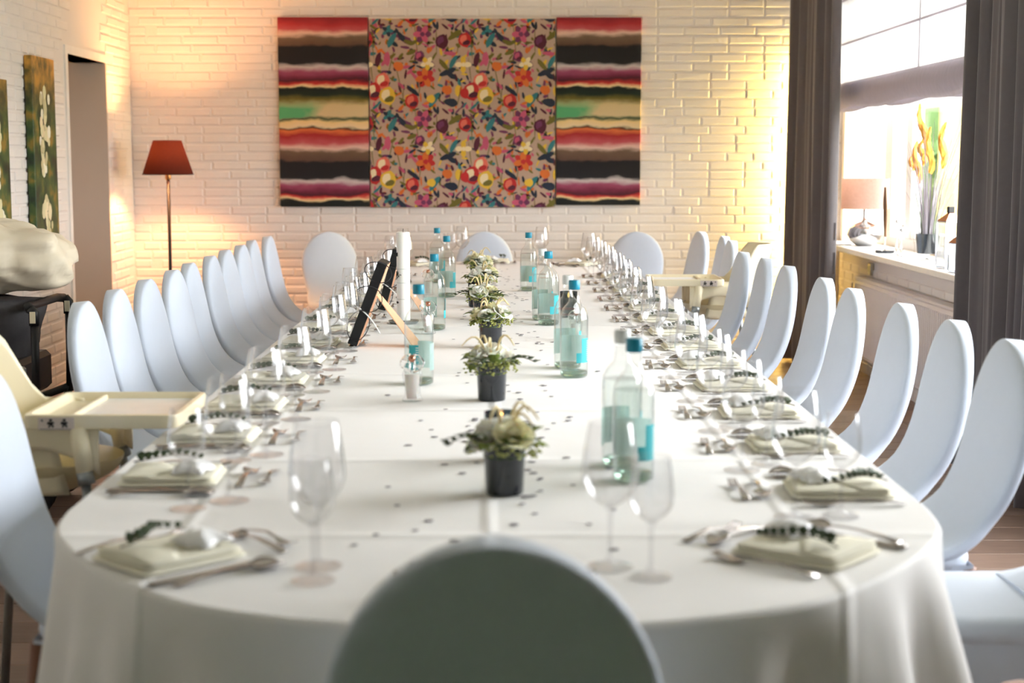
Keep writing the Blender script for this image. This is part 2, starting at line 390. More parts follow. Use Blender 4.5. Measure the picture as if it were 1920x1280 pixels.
    def solid(s, t, axis=Vector((0, 0, 1))):
        # give an open sheet a thickness t along axis
        n = len(s.v); base = list(s.f); from collections import Counter
        ed = Counter()
        for f in base:
            for i in range(len(f)): ed[frozenset((f[i], f[(i + 1) % len(f)]))] += 1
        s.v += [tuple(Vector(v) - axis * t) for v in s.v]
        s.f += [tuple(i + n for i in reversed(f)) for f in base]
        for f in base:
            for i in range(len(f)):
                a, b = f[i], f[(i + 1) % len(f)]
                if ed[frozenset((a, b))] == 1: s.f.append((b, a, a + n, b + n))
        return s
    def xf(s, M):
        s.v = [tuple(M @ Vector(v)) for v in s.v]; return s
    def mesh(s, name, material, smooth=False):
        me = bpy.data.meshes.new(name); me.from_pydata(s.v, [], s.f); me.update()
        if smooth is True or smooth is False:
            if smooth: me.polygons.foreach_set('use_smooth', [True] * len(me.polygons))
        else:
            me.polygons.foreach_set('use_smooth', [True] * len(me.polygons)); me.set_sharp_from_angle(angle=math.radians(smooth))
        if material: me.materials.append(MATS[material])
        if s.c:
            at = me.color_attributes.new('Col', 'FLOAT_COLOR', 'CORNER'); buf = []
            for p in me.polygons: buf += list(s.c[p.index]) * p.loop_total
            at.data.foreach_set('color', buf)
        return me
    def build(s, name, material, parent=None, smooth=False, loc=None, rot=None):
        return put(name, s.mesh(name, material, smooth), parent, loc, rot)
def put(name, me, parent=None, loc=None, rot=None, kind=None):
    o = bpy.data.objects.new(name, me); C.objects.link(o)
    if parent: o.parent = parent
    if loc is not None: o.location = loc
    if rot is not None: o.rotation_euler = rot if isinstance(rot, (tuple, list)) else (0, 0, rot)
    if kind: o['kind'] = kind
    return o
def tag(o, label, cat, group=None, kind=None):
    o['label'] = label; o['category'] = cat
    if group: o['group'] = group
    if kind: o['kind'] = kind
    return o
def thing(name, label, cat, loc=(0, 0, 0), rz=0, group=None):
    return tag(put(name, None, None, loc, (0, 0, rz)), label, cat, group)
def struct(o):
    o['kind'] = 'structure'; return o
def copy_tree(o, parent=None):
    c = o.copy(); C.objects.link(c); c.parent = parent
    for ch in o.children: copy_tree(ch, c)
    return c
ORD = ['nearest', 'second', 'third', 'fourth', 'fifth', 'sixth', 'seventh', 'eighth', 'ninth', 'tenth', 'eleventh', 'twelfth', 'thirteenth', 'fourteenth']
def nth(i): return 'nearest' if i == 0 else ORD[i] + ' nearest'

# ------------------------------------------------------------------ room shell
WL, YB, ZC = -2.575, 10.98, 2.95
fl = struct(MB().box(-3.4, 3.2, -7.2, 11.6, -.08, -.021).build('floor', 'green_bounce_floor'))  # bare slab before the boards, coloured green only to tint bounced light
pl = [MB().box(0, L - .003, 0, .197, -.02, 0, .002).mesh('plank', 'floor_wood') for L in (1.2, 1.8, 2.4)]
y, row = 1.6, 0
while y < 10.95:
    x = WL - R() * 1.0
    while x < 2.42:
        k = random.choice((0, 1, 2)); L = (1.2, 1.8, 2.4)[k]
        put('plank', pl[k], fl, (x, y, 0)); x += L
    y += .2; row += 1
struct(MB().box(-3.4, 3.2, -7.2, 11.6, ZC, ZC + .1).build('ceiling', 'ceiling_paint'))

# bricks -----------------------------------------------------------
def brick_mesh(L, seed):
    rr = random.Random(seed); b = .007
    h = .0525; d = .006
    j = lambda a: (rr.random() - .5) * a
    fr = [(b + j(.004), -d + j(.003), b + j(.003)), (L - b + j(.004), -d + j(.003), b + j(.003)), (L - b + j(.004), -d + j(.003), h - b + j(.003)), (b + j(.004), -d + j(.003), h - b + j(.003))]
    bk = [(j(.002), 0, j(.002)), (L + j(.002), 0, j(.002)), (L + j(.002), 0, h + j(.002)), (j(.002), 0, h + j(.002))]
    m = MB(); m.add(fr + bk, [(0, 1, 2, 3), (4, 5, 1, 0), (5, 6, 2, 1), (6, 7, 3, 2), (7, 4, 0, 3)])
    return m
BR = {}
for L in (.24, .115, .178):
    BR[L] = [brick_mesh(L, i * 13 + int(L * 1000)) for i in range(6)]
BRM = {L: [b.mesh('brick', 'brick_paint') for b in BR[L]] for L in BR}
def lay_bricks(wall, u0, u1, z0, z1, M, keep, score, limit=300, name='brick'):
    """M maps (u, -depth, z) to the world; keep(ua, ub, za, zb) says whether a brick stands there"""
    spots = []
    z, r = z0, 0
    rr = random.Random(int(u0 * 100) + 5)
    while z + .0525 < z1:
        u = u0 - (r % 2) * .125 - rr.choice((0, .06))
        while u < u1:
            L = rr.choice((.24, .24, .24, .24, .115, .24, .24, .178))
            if u >= u0 - .001 and u + L <= u1 + .001 and keep(u, u + L, z, z + .0525): spots.append((u, z, L, rr.randrange(6)))
            elif u < u0 and u + L > u0 + .05 and keep(u0, u + L, z, z + .0525):
                spots.append((u0, z, .115, rr.randrange(6))) if u + L - u0 > .11 else None
            u += L + .010
        z += .0625; r += 1
    spots.sort(key=lambda q: -score(q[0] + q[2] / 2, q[1]))
    rest = MB()
    for i, (u, z, L, k) in enumerate(spots):
        off = M @ Matrix.Translation((u, (rr.random() - .5) * .003, z))
        if i < limit:
            o = put(name, BRM[L][k], wall); o.matrix_basis = off
        else:
            rest.add([off @ Vector(v) for v in BR[L][k].v], BR[L][k].f)
    if rest.v:
        put('brick_courses', rest.mesh('brick_courses', 'brick_paint'), wall, kind='stuff')

# back wall (facing the camera)
wb = struct(MB().box(-3.2, 3.0, YB, YB + .2, 0, ZC).build('wall_back', 'wall_paint'))
PAN = [(-1.54, -.905, 1.075, 2.385), (-.905, .4, 1.07, 2.375), (.4, 1.0, 1.085, 2.385)]
def kb(a, b, z, z1):
    return not any(a > p[0] + .03 and b < p[1] - .03 and z > p[2] + .03 and z1 < p[3] - .03 for p in PAN)
lay_bricks(wb, WL, 2.42, .02, 2.9, Matrix.Translation((0, YB, 0)), kb, lambda u, z: -abs(z - 1.55) - .35 * abs(u + .3) - (5 if (abs(u + .27) < 1.3 and 1.1 < z < 2.37) else 0) - (5 if z < .75 else 0))
# left wall: solid pieces around the doorway
D0, D1, DH = 9.36, 10.28, 2.03
wl = struct(MB().box(WL - .2, WL, -7.2, D0, 0, ZC).build('wall_left', 'wall_paint'))
MB().box(WL - .2, WL, D1, YB, 0, ZC).build('wall_pier', 'wall_paint', wl)
MB().box(WL - .2, WL, D0, D1, DH, ZC).build('lintel_panel', 'wall_paint', wl)
def kl(a, b, z, z1): return not (b > D0 - .05 and a < D1 + .004 and z < DH + .06) and not (a > 9.28 and z > 2.0 and b < 10.35)
ML = Matrix.Translation((WL, 0, 0)) @ Matrix.Rotation(PI / 2, 4, 'Z')
lay_bricks(wl, 6.6, YB, .1, 2.9, ML, kl, lambda u, z: -abs(u - 8.6) - (9 if u < 7.9 else 0) - (9 if z > 2.62 else 0))
# passage behind the doorway
psg = struct(MB().box(WL - .75, WL - .2, D1, D1 + .12, 0, DH + .15).build('wall_passage', 'plaster'))
MB().box(WL - .75, WL - .2, D0 - .12, D0, 0, DH + .15).build('near_reveal', 'plaster', psg)
MB().box(WL - .9, WL - .75, D0 - .12, D1 + .12, 0, DH + .15).build('passage_end', 'plaster', psg)
MB().box(WL - .75, WL - .2, D0, D1, DH, DH + .15).build('soffit', 'plaster', psg)
# plaster lining of the opening
tr = MB().box(WL - .2, WL + .012, D0 - .05, D0, 0, DH + .05); struct(tr.build('trim_1', 'trim_paint'))
struct(MB().box(WL - .2, WL + .004, D1 - .001, D1 + .02, 0, DH).build('trim_2', 'plaster'))
struct(MB().box(WL - .2, WL + .012, D0, D1 + .02, DH, DH + .05).build('trim_3', 'trim_paint'))
struct(MB().box(WL, WL + .02, -7.2, D0 - .05, 0, .1).build('baseboard_left', 'base_paint'))
struct(MB().box(WL, WL + .02, D1 + .02, YB, 0, .1).build('baseboard_corner', 'base_paint'))
# unseen wall behind the camera, its green added for tinted bounce light
wf = struct(MB().box(-3.2, 3.0, -7.2, -7.0, 0, ZC).build('wall_front', 'green_bounce_paint'))
# right wall with three window openings
SILL, WT = .80, 2.70
WIN = [(7.0, 10.88), (3.0, 6.2)]
wr = struct(MB().box(WALL_R, WALL_R + .3, -7.2, 11.2, 0, SILL).build('wall_right', 'wall_paint'))
MB().box(WALL_R, WALL_R + .3, -7.2, 11.2, WT, ZC).build('wall_header', 'wall_paint', wr)
for a, b in ((10.88, 11.2), (6.2, 7.0), (-7.2, 3.0)):
    MB().box(WALL_R, WALL_R + .3, a, b, SILL, WT).build('wall_pier', 'wall_paint', wr)
MR = Matrix.Translation((WALL_R, 0, 0)) @ Matrix.Rotation(-PI / 2, 4, 'Z')
lay_bricks(wr, -10.95, -6.6, .02, SILL - .05, MR, lambda a, b, z, z1: True, lambda u, z: z, limit=0)
for wi, (a, b) in enumerate(WIN):
    wo = put('window_%d' % (wi + 1), None, None, (0, 0, 0)); struct(wo)
    X0, X1 = 2.60, 2.67
    MB().box(X0, X1, a, b, SILL, SILL + .10, .004).build('bottom_rail', 'trim_paint', wo)
    MB().box(X0, X1, a, b, WT - .1, WT, .004).build('top_rail', 'trim_paint', wo)
    posts = [(10.27, 10.46), (9.78, 9.92), (8.62, 8.74), (7.0, 7.15)] if wi == 0 else [(a, a + .12), ((a + b) / 2 - .06, (a + b) / 2 + .06), (b - .12, b)]
    for p0, p1 in posts: MB().box(X0, X1, p0, p1, SILL + .1, WT - .1, .004).build('post', 'trim_paint', wo)
    if wi == 0:
        MB().box(X0, X1, 8.74, 9.78, 1.72, 1.80, .004).build('transom', 'trim_paint', wo)
        MB().box(X0 + .005, X1 - .005, 8.74, 9.78, SILL + .1, SILL + .16, .004).build('casement_rail', 'trim_paint', wo)
    if wi == 0: MB().box(2.632, 2.638, 10.46, 10.88, SILL + .1, WT - .1).build('pane', 'pane_glass', wo)
    for q in range(len(posts) - 1):
        lo, hi = sorted((posts[q], posts[q + 1]))
        MB().box(2.632, 2.638, lo[1], hi[0], SILL + .1, WT - .1).build('pane', 'pane_glass', wo)
sill = struct(MB().box(2.25, 2.60, 6.95, 10.92, SILL, SILL + .035, .004).build('trim_4', 'trim_paint')); sill['label'] = 'white window sill'

# outside ----------------------------------------------------------
o = MB().box(-40, 60, -40, 60, -.3, -.25).build('lawn', 'lawn'); tag(o, 'pale grass and paving outside beyond the window', 'lawn', kind='structure')
h = thing('garden_house', 'yellow brick house seen outside through the window', 'building', (5.6, 17.2, -.25))
hb = MB().box(0, 4, -4.5, 2.6, 0, 3.4).build('wall', 'house_brick', h)
MB().box(-.2, 4.2, -4.7, 2.8, 3.4, 3.6).build('roof', 'canvas_edge', h)
for yy in (-2.5, .2):
    w = MB().box(-.03, .02, yy, yy + 1, 1.0, 2.3).build('window', 'trim_paint', h); MB().box(-.04, -.03, yy + .08, yy + .92, 1.08, 2.22).build('pane', 'pane_glass', w)
hd = thing('garden_hedge', 'green leafy hedge outside, seen between the white window posts', 'hedge', (6.4, 23.6, -.25))
m = MB()
for i in range(700):
    a, b = R() * 2 * PI, math.acos(2 * R() - 1); rr = .75 + .25 * R()
    p = Vector((1.2 * rr * math.sin(b) * math.cos(a), 2.4 * rr * math.sin(b) * math.sin(a), 2 + 1.9 * rr * math.cos(b)))
    q = Vector((R() - .5, R() - .5, R() - .5)).normalized(); w = q.orthogonal().normalized() * .09; q *= .16
    m.add([p - q, p + w, p + q, p - w], [(0, 1, 2, 3)])
put('foliage', m.mesh('foliage', 'hedge'), hd, kind='stuff')
MB().ball((0, 0, 1.9), (.8, 1.9, 1.6), 14, 8).build('inner_foliage', 'hedge', hd, True)

# ------------------------------------------------------------------ curtains, blind, radiator
def curtain(name, label, path, z0, z1, nf, amp):
    t = thing(name, label, 'curtain', (0, 0, 0), 0, 'grey window curtains')
    P0, P1 = Vector(path[0]), Vector(path[1]); L = (P1 - P0).length; dr = (P1 - P0) / L; nn = Vector((-dr.y, dr.x))
    N = nf * 14
    ph = [R() * .8 for _ in range(nf + 2)]
    def fn(u, v):
        s = u * nf; k = int(s); w = math.sin(2 * PI * s + ph[min(k, nf)] * .0) + .35 * math.sin(4.3 * PI * s + 1 + v)
        a = amp * (.75 + .25 * math.sin(k * 2.3 + 1)) * (.9 + .2 * v)
        p = P0 + dr * (L * u + .012 * math.sin(6 * v + k)) + nn * a * w
        return (p.x, p.y, z1 + (z0 - z1) * v)
    m = MB().grid(N, 14, fn)
    m.solid(.004, Vector((nn.x, nn.y, 0)))
    m.build('drape', 'curtain_cloth', t, True)
    MB().tube([(P0.x, P0.y, z1 + .02), (P1.x, P1.y, z1 + .02)], .014, 8).build('curtain_rod', 'lamp_metal', t, True)
    return t
curtain('window_curtain', 'dark grey pleated curtain hanging in the corner beside the glowing wall', ((2.03, 10.86), (2.14, 9.84)), .02, 2.86, 6, .045)
curtain('window_curtain', 'dark grey pleated curtain at the right edge, in front of the window', ((2.13, 7.06), (2.13, 5.7)), .02, 2.86, 9, .05)

bl = thing('roman_blind', 'white roman blind half lowered over the window', 'blind', (2.32, 0, 0))
ya, yb = 7.0, 10.82
ym = 8.6
for z0, z1 in ((1.90, 2.17), (2.17, 2.46), (2.46, 2.84)):
    for a, b in ((ya, ym), (ym, yb)):
        m = MB().grid(16, 4, lambda u, v: (.010 * math.sin(v * PI) + .003 * math.sin(u * 21), a + .004 + (b - a - .008) * u, z0 + .004 + (z1 - z0 - .008) * v)); m.solid(.003, Vector((1, 0, 0)))
        m.build('blind_panel', 'blind_cloth', bl, True)
    MB().box(-.006, .006, ya, yb, z1 - .006, z1 + .006).build('blind_rod', 'blind_hem', bl)
m = MB().grid(40, 8, lambda u, v: (-.035 * math.sin(v * PI) - .01, ya + (yb - ya) * u, 1.735 + .012 * math.sin(u * 17) * (1 - v) + .175 * v)); m.solid(.004, Vector((1, 0, 0)))
m.build('folded_hem', 'blind_hem', bl, True)
m = MB().grid(40, 6, lambda u, v: (.02 * math.sin(v * PI) + .006, ya + (yb - ya) * u, 1.725 + .010 * math.sin(u * 19 + 1) * (1 - v) + .17 * v)); m.solid(.004, Vector((1, 0, 0)))
m.build('inner_fold', 'blind_hem', bl, True)
MB().tube([(-.012, ym, 2.8), (-.012, ym, 1.8)], .004, 6).build('pull_cord', 'blind_hem', bl)

rd = thing('radiator', 'white ribbed panel radiator below the window sill', 'radiator', (2.36, 0, 0))
MB().box(-.02, .03, 6.9, 10.12, .12, .63, .01).build('panel', 'radiator_paint', rd)
rb = MB().box(-.012, .004, -.011, .011, .15, .6, .004).mesh('rib', 'radiator_paint')
yy = 6.95
while yy < 10.08:
    put('rib', rb, rd, (-.02, yy, 0)); yy += .04
MB().box(-.025, .045, 6.9, 10.12, .63, .645, .003).build('top_grille', 'radiator_paint', rd)
so = thing('wall_socket', 'small beige wall socket under the window sill above the radiator', 'socket', (WALL_R - .012, 9.98, .70))
MB().box(-.012, .012, -.04, .04, -.04, .04, .005).build('plate', 'socket_plastic', so)
MB().lathe([(.02, 0), (.02, .004)], 14).xf(Matrix.Rotation(-PI / 2, 4, 'Y')).build('outlet', 'black_plastic', so, loc=(-.012, 0, 0))

# light strip that washes the corner of the back wall
lt = thing('corner_uplight', 'warm yellow light strip behind the corner curtain against the brick wall', 'lamp', (2.2, 10.84, 0))
MB().box(-.03, .05, .05, .09, .05, 2.8, .005).build('housing', 'lamp_metal', lt)
l = bpy.data.lights.new('uplight_glow', 'AREA'); l.shape = 'RECTANGLE'; l.size = .05; l.size_y = 2.0; l.energy = 24; l.color = (1, .68, .16)
lo = bpy.data.objects.new('uplight_glow', l); C.objects.link(lo); lo.parent = lt; lo.location = (-.035, .07, 1.12); lo.rotation_euler = (PI / 2, 0, PI / 2 - .3)

# ------------------------------------------------------------------ canvases on the back wall
def canvas(name, label, p, material, group=None):
    x0, x1, z0, z1 = p
    t = thing(name, label, 'wall canvas', ((x0 + x1) / 2, YB - .012, (z0 + z1) / 2), 0, group)
    w, h = (x1 - x0) / 2 - .004, (z1 - z0) / 2
    MB().box(-w, w, -.035, 0, -h, h, .004).build('stretched_fabric', material, t)
    return t, w, h
canvas('striped_canvas', 'tall striped canvas of red, black and green bands, left of the floral one', PAN[0], 'striped_print', 'striped fabric canvases')
canvas('striped_canvas', 'tall striped canvas of red, black and green bands, right of the floral one', PAN[2], 'striped_print', 'striped fabric canvases')
ft, fw, fh = canvas('floral_canvas', 'large square canvas with floral fabric in the middle of the back wall', PAN[1], 'linen')
NAVY, MAR, OLI, TEAL, PINK, RED, CORAL, YEL, PLUM, ORG, CRM = [rgb(*c)[:3] + (1,) for c in ((34, 44, 62), (84, 28, 48), (112, 104, 42), (52, 122, 128), (196, 88, 118), (190, 44, 44), (226, 112, 92), (226, 186, 62), (112, 52, 88), (214, 112, 48), (240, 222, 180))]
S = 1 / (3.37 * 264)
MS = 1.28                                      # size of the printed motifs
tile_w, tile_h = 610 * S, 518 * S
shapes = []                                    # x, y, rx, ry, rot, colour, layer
def fl_round(x, y, r, c, c2, c3, k=0):
    shapes.append((x, y, r, r * 1.1, 0, c, 1)); shapes.append((x - r * .25, y - r * .15, r * .5, r * .7, .3, c2, 2)); shapes.append((x + r * .3, y + r * .5, r * .6, r * .35, -.3, c3, 2))
def fl_petal(x, y, r, c, c2, n=5, a0=0):
    for i in range(n):
        a = a0 + 2 * PI * i / n; shapes.append((x + r * .55 * math.cos(a), y + r * .55 * math.sin(a), r * .55, r * .3, a, c if i % 2 else c2, 1 + i % 2))
    shapes.append((x, y, r * .25, r * .25, 0, c2, 3))
fl_petal(115, 75, 30, NAVY, TEAL); shapes += [(220, 125, 46, 16, .5, PLUM, 1), (200, 110, 30, 12, .9, NAVY, 2), (245, 145, 26, 11, .4, OLI, 2)]
fl_petal(330, 95, 46, PINK, PLUM, 6); fl_round(450, 140, 32, MAR, PLUM, MAR); shapes.append((530, 100, 40, 14, -.6, OLI, 1)); fl_round(592, 130, 32, RED, CORAL, MAR)
shapes += [(140, 130, 14, 40, .5, TEAL, 1), (152, 150, 26, 10, .6, NAVY, 1)]
fl_petal(360, 272, 36, YEL, CRM, 5, .3); fl_round(312, 230, 24, PLUM, PINK, MAR); fl_petal(582, 280, 42, YEL, CRM, 4); shapes += [(485, 325, 44, 15, -.4, NAVY, 1), (520, 262, 12, 36, .5, TEAL, 1), (460, 280, 12, 34, -.7, OLI, 1), (505, 345, 30, 12, .6, NAVY, 2)]
fl_petal(345, 360, 50, ORG, RED, 7, .2); fl_round(80, 380, 36, CORAL, CRM, RED); fl_round(22, 445, 40, RED, CRM, MAR); fl_round(110, 472, 40, YEL, CRM, OLI); fl_round(262, 505, 34, RED, CORAL, MAR)
shapes += [(400, 495, 14, 44, .6, TEAL, 1), (380, 490, 22, 20, 0, YEL, 2), (505, 512, 34, 20, .2, NAVY, 1), (480, 435, 26, 22, .4, ORG, 1), (545, 440, 12, 28, 0, YEL, 1), (270, 440, 40, 10, .7, NAVY, 1), (290, 360, 44, 9, .8, PINK, 1), (590, 455, 22, 26, 0, RED, 2), (55, 250, 14, 36, .2, MAR, 1), (110, 245, 16, 34, 0, PINK, 1), (180, 290, 26, 22, .5, ORG, 1), (500, 212, 32, 10, .1, PINK, 1), (260, 205, 26, 11, -.4, OLI, 1)]
rr = random.Random(11)
for i in range(230):
    shapes.append((rr.random() * 610, rr.random() * 518, 9 + rr.random() * 15, 4 + rr.random() * 5, rr.random() * PI, rr.choice((NAVY, NAVY, MAR, OLI, OLI, TEAL, PLUM, PINK, YEL, ORG)), 0))
for i in range(14):                            # thin stems
    shapes.append((rr.random() * 610, rr.random() * 518, 2.2, 50 + rr.random() * 40, (rr.random() - .5) * .5, OLI, 0))
m = MB()
for ti in range(-1, 3):
    for tj in range(-1, 4):
        for k, (x, y, rx, ry, a, c, ly) in enumerate(shapes):
            cx = -fw + (ti * 610 + x) * S; cz = fh - (tj * 518 + y) * S
            n = 10; pts = []
            for q in range(n):
                b = 2 * PI * q / n; ex, ey = rx * MS * S * math.cos(b), -ry * MS * S * math.sin(b) * (1 - .12 * math.cos(3 * b))
                px_, pz_ = cx + ex * math.cos(a) + ey * math.sin(a), cz - ex * math.sin(a) + ey * math.cos(a)
                pts.append((px_, pz_))
            if all(abs(p[0]) >= fw or abs(p[1]) >= fh for p in pts): continue
            pts = [(max(-fw, min(fw, p[0])), max(-fh, min(fh, p[1]))) for p in pts]
            dep = -.0355 - ly * .0014 - (k % 12) * .0001
            m.add([(p[0], dep, p[1]) for p in pts], [tuple(reversed(range(n)))], c)
put('printed_flowers', m.mesh('printed_flowers', 'print_colour'), ft, kind='stuff')

# narrow flower paintings on the left wall
def wall_painting(label, d0, d1, z0, z1, sd):
    t = thing('flower_painting', label, 'painting', (WL + .012, (d0 + d1) / 2, (z0 + z1) / 2))
    w, h = (d1 - d0) / 2, (z1 - z0) / 2
    MB().box(0, .04, -w, w, -h, h, .003).build('painted_canvas', 'garden_print', t)
    r2 = random.Random(sd)
    for k, (fy, fz, n, rad) in enumerate(((.0, .42, 9, .1), (-.02, .16, 8, .085), (-.05, -.2, 6, .06), (-.02, -.62, 7, .07), (.02, -.82, 5, .06))):
        m = MB()
        for i in range(n * 2):
            a, q = r2.random() * 2 * PI, r2.random() * rad; cx, cz = fy * 1 + q * math.cos(a), fz * h + 1.5 * q * math.sin(a); r0 = .018 + .02 * r2.random()
            pts = [(.0412 + i * .0002, max(-w, min(w, cx + r0 * math.cos(b))), cz + r0 * 1.2 * math.sin(b)) for b in [2 * PI * j / 8 for j in range(8)]]
            m.add(pts, [tuple(range(8))], r2.choice((CRM, rgb(244, 238, 214), rgb(226, 216, 170), rgb(206, 196, 150))))
        put('painted_flower', m.mesh('painted_flower', 'print_colour'), t, kind='stuff')
wall_painting('narrow vertical painting of white flowers on the left wall beside the doorway', 8.49, 8.92, 1.4 - (447 - 300) * 8.7 / F, 1.4 + 188 * 8.7 / F, 3)
wall_painting('narrow flower painting cut off by the left edge of the picture', 7.66, 8.06, 1.4 - (430 - 300) * 7.9 / F, 1.4 + 150 * 7.9 / F, 5)

# ------------------------------------------------------------------ floor lamp
lp = UD(315, 325, 10.42)
t = thing('floor_lamp', 'slim dark floor lamp with glowing brown shade in the corner', 'floor lamp', (lp.x, lp.y, 0))
MB().lathe([(.0, 0), (.14, 0), (.14, .012), (.03, .03), (.012, .05)], 24).build('base', 'lamp_metal', t, 40)
MB().tube([(0, 0, .04), (0, 0, 1.28)], .0115, 10).build('pole', 'lamp_metal', t, True)
MB().lathe([(.016, 1.27), (.02, 1.28), (.02, 1.31), (.015, 1.33)], 14).build('socket', 'lamp_brass', t, 40)
sh = MB().lathe([(.168, 1.305), (.094, 1.53)], 40, cap0=False, cap1=False); sh.build('lamp_shade', 'lamp_shade_red', t, True)
MB().tube([(.168 * math.cos(a), .168 * math.sin(a), 1.305) for a in [2 * PI * i / 40 for i in range(41)]], .003, 6).build('shade_rim', 'lamp_metal', t, True)
for a in (0, 2 * PI / 3, 4 * PI / 3): MB().tube([(.0, .0, 1.5), (.097 * math.cos(a), .097 * math.sin(a), 1.52)], .002, 6).build('shade_spoke', 'lamp_metal', t)
MB().tube([(0, 0, 1.33), (0, 0, 1.5)], .004, 6).build('shade_stem', 'lamp_metal', t)
MB().ball((0, 0, 1.40), (.022, .022, .03), 14, 10).build('bulb', 'bulb_warm', t, True)
l = bpy.data.lights.new('lamp_light', 'POINT'); l.energy = 44; l.color = (1, .46, .19); l.shadow_soft_size = .04
lo = bpy.data.objects.new('lamp_light', l); C.objects.link(lo); lo.parent = t; lo.location = (0, 0, 1.43)

# ------------------------------------------------------------------ banquet table and cloth
END = [(0, 2.10), (.22, 2.125), (.42, 2.20), (.53, 2.29), (.645, 2.43), (.73, 2.57), (.782, 2.70), (.80, 2.84)]
YF = 9.98
def halfw(y):
    d = y if y < 6 else 2.10 + YF - y
    if d >= 2.84: return .80
    for (a, ya_), (b, yb_) in zip(END, END[1:]):
        if d <= yb_: return a + (b - a) * max(0, (d - ya_) / (yb_ - ya_)) ** .8
    return .80
outl = []
def arc(pts):
    return pts
near = [Vector((x, y)) for x, y in END]
far = [Vector((x, 2.10 + YF - y)) for x, y in END]
def smooth_poly(ps, k=6):
    o = []
    for i in range(len(ps) - 1):
        p0, p1, p2, p3 = ps[max(i - 1, 0)], ps[i], ps[i + 1], ps[min(i + 2, len(ps) - 1)]
        for j in range(k):
            s = j / k
            o.append(.5 * ((2 * p1) + (p2 - p0) * s + (2 * p0 - 5 * p1 + 4 * p2 - p3) * s * s + (3 * p1 - p0 - 3 * p2 + p3) * s ** 3))
    return o + [ps[-1]]
mirror = lambda ps: [Vector((-p.x, p.y)) for p in ps]
rn = smooth_poly(near); rf = smooth_poly(far)
side = [Vector((.80, 2.84 + (YF + 2.10 - 2.84 - 2.84) * i / 70)) for i in range(1, 70)]
outl = rn + side + list(reversed(rf)) + mirror(rf)[1:] + mirror(list(reversed(side))) + mirror(list(reversed(rn)))[:-1]
NO = len(outl)
tb = thing('banquet_table', 'long banquet table with rounded ends under the white cloth', 'table', (0, 0, 0))
ctr = Vector((0, (2.10 + YF) / 2))
inner = [ctr + Vector(((p.x - ctr.x) * .985, (p.y - ctr.y) * .998)) for p in outl]
MB().rings([[(p.x, p.y, .715) for p in inner], [(p.x, p.y, .746) for p in inner]]).build('tabletop', 'table_wood', tb)
lg = MB().lathe([(.025, 0), (.032, .715)], 12).mesh('leg', 'table_wood', True)
for yy in (2.7, 4.5, 6.2, 7.9, 9.4):
    for xx in (-.5, .5): put('leg', lg, tb, (xx, yy, 0))
cl = thing('tablecloth', 'white tablecloth draped over the long banquet table', 'tablecloth')
m = MB()
rings_ = []
nrm = []
for i, p in enumerate(outl):
    d = (outl[(i + 1) % NO] - outl[i - 1]).normalized(); nrm.append(Vector((d.y, -d.x)))
acc = [0.0]
for i in range(1, NO): acc.append(acc[-1] + (outl[i] - outl[i - 1]).length)
def zt(x, y): return .752 + .0015 * noise.noise(Vector((x * 2.2, y * 2.2, 0)))
for s in (.0, .35, .7, .9, .97, .99):
    rings_.append([(ctr.x + (p.x - ctr.x) * (s if s < .9 else s), (p.y if s > .5 else ctr.y + (p.y - ctr.y) * (.6 + .4 * s / .5 if s else 0)), 0) for p in outl])
# top surface as a grid over the half width profile
TN, TM = 200, 24
def topf(u, v):
    uu = .5 - .5 * math.cos(PI * u) if u < .12 or u > .88 else None
    y = 2.10 + (YF - 2.10) * u
    hw = halfw_s(y); x = hw * (2 * v - 1)
    return (x, y, zt(x, y))
from bisect import bisect_left
ys_ = [p.y for p in rn]
def halfw_s(y):
    d = y if y < 6 else 2.10 + YF - y
    if d >= 2.84: return .80
    i = min(max(bisect_left(ys_, d), 1), len(ys_) - 1)
    a, b = rn[i - 1], rn[i]; s = (d - a.y) / max(1e-6, b.y - a.y)
    return a.x + (b.x - a.x) * max(0, min(1, s))
rowsy = [p.y for p in rn] + [p.y for p in side] + [p.y for p in reversed(rf)]
top_o = 0
for y in rowsy:
    hw = halfw_s(y)
    for j in range(TM + 1):
        x = hw * (2 * j / TM - 1); m.v.append((x, y, zt(x, y) if 0 < j < TM else .752))
for i in range(len(rowsy) - 1):
    for j in range(TM):
        a = i * (TM + 1) + j; m.f.append((a, a + 1, a + TM + 2, a + TM + 1))
m.build('cloth_top', 'table_linen', cl, True)
sk = MB()
def a_s(i): return min(acc[i], acc[-1] - acc[i])
def hem(p):
    e = max(0, min(1, (2.98 - p.y) / .22)) * max(0, min(1, (abs(p.x) - .30) / .15)); e = e * e * (3 - 2 * e)
    return .50 + (.16 - .50) * e, max(e, .0)
RS = []
NV = 14
for v in range(NV + 3):
    r = []
    for i, p in enumerate(outl):
        hz, e = hem(p); n = nrm[i]; a = acc[i]
        if v == 0: q, z = p - n * .002, .7522
        elif v == 1: q, z = p + n * .005, .7495
        elif v == 2: q, z = p + n * .009, .742
        else:
            s = (v - 2) / NV
            fold = (1.0 * math.sin(abs(a_s(i)) * 21 + 1.2) + .55 * math.sin(a * 37 + .4) + .4 * math.sin(a * 9.3)) * e
            corner = math.exp(-((abs(p.x) - .66) / .16) ** 2) * e
            q = p + n * (.009 + .012 * s + s ** .75 * fold * .046 + corner * s * (.10 + .05 * math.sin(a * 21))); z = .742 + (hz - .742) * s
        r.append((q.x, q.y, z))
    RS.append(r)
sk.rings(RS, False, False)
sk.build('cloth_drop', 'table_linen', cl, True)

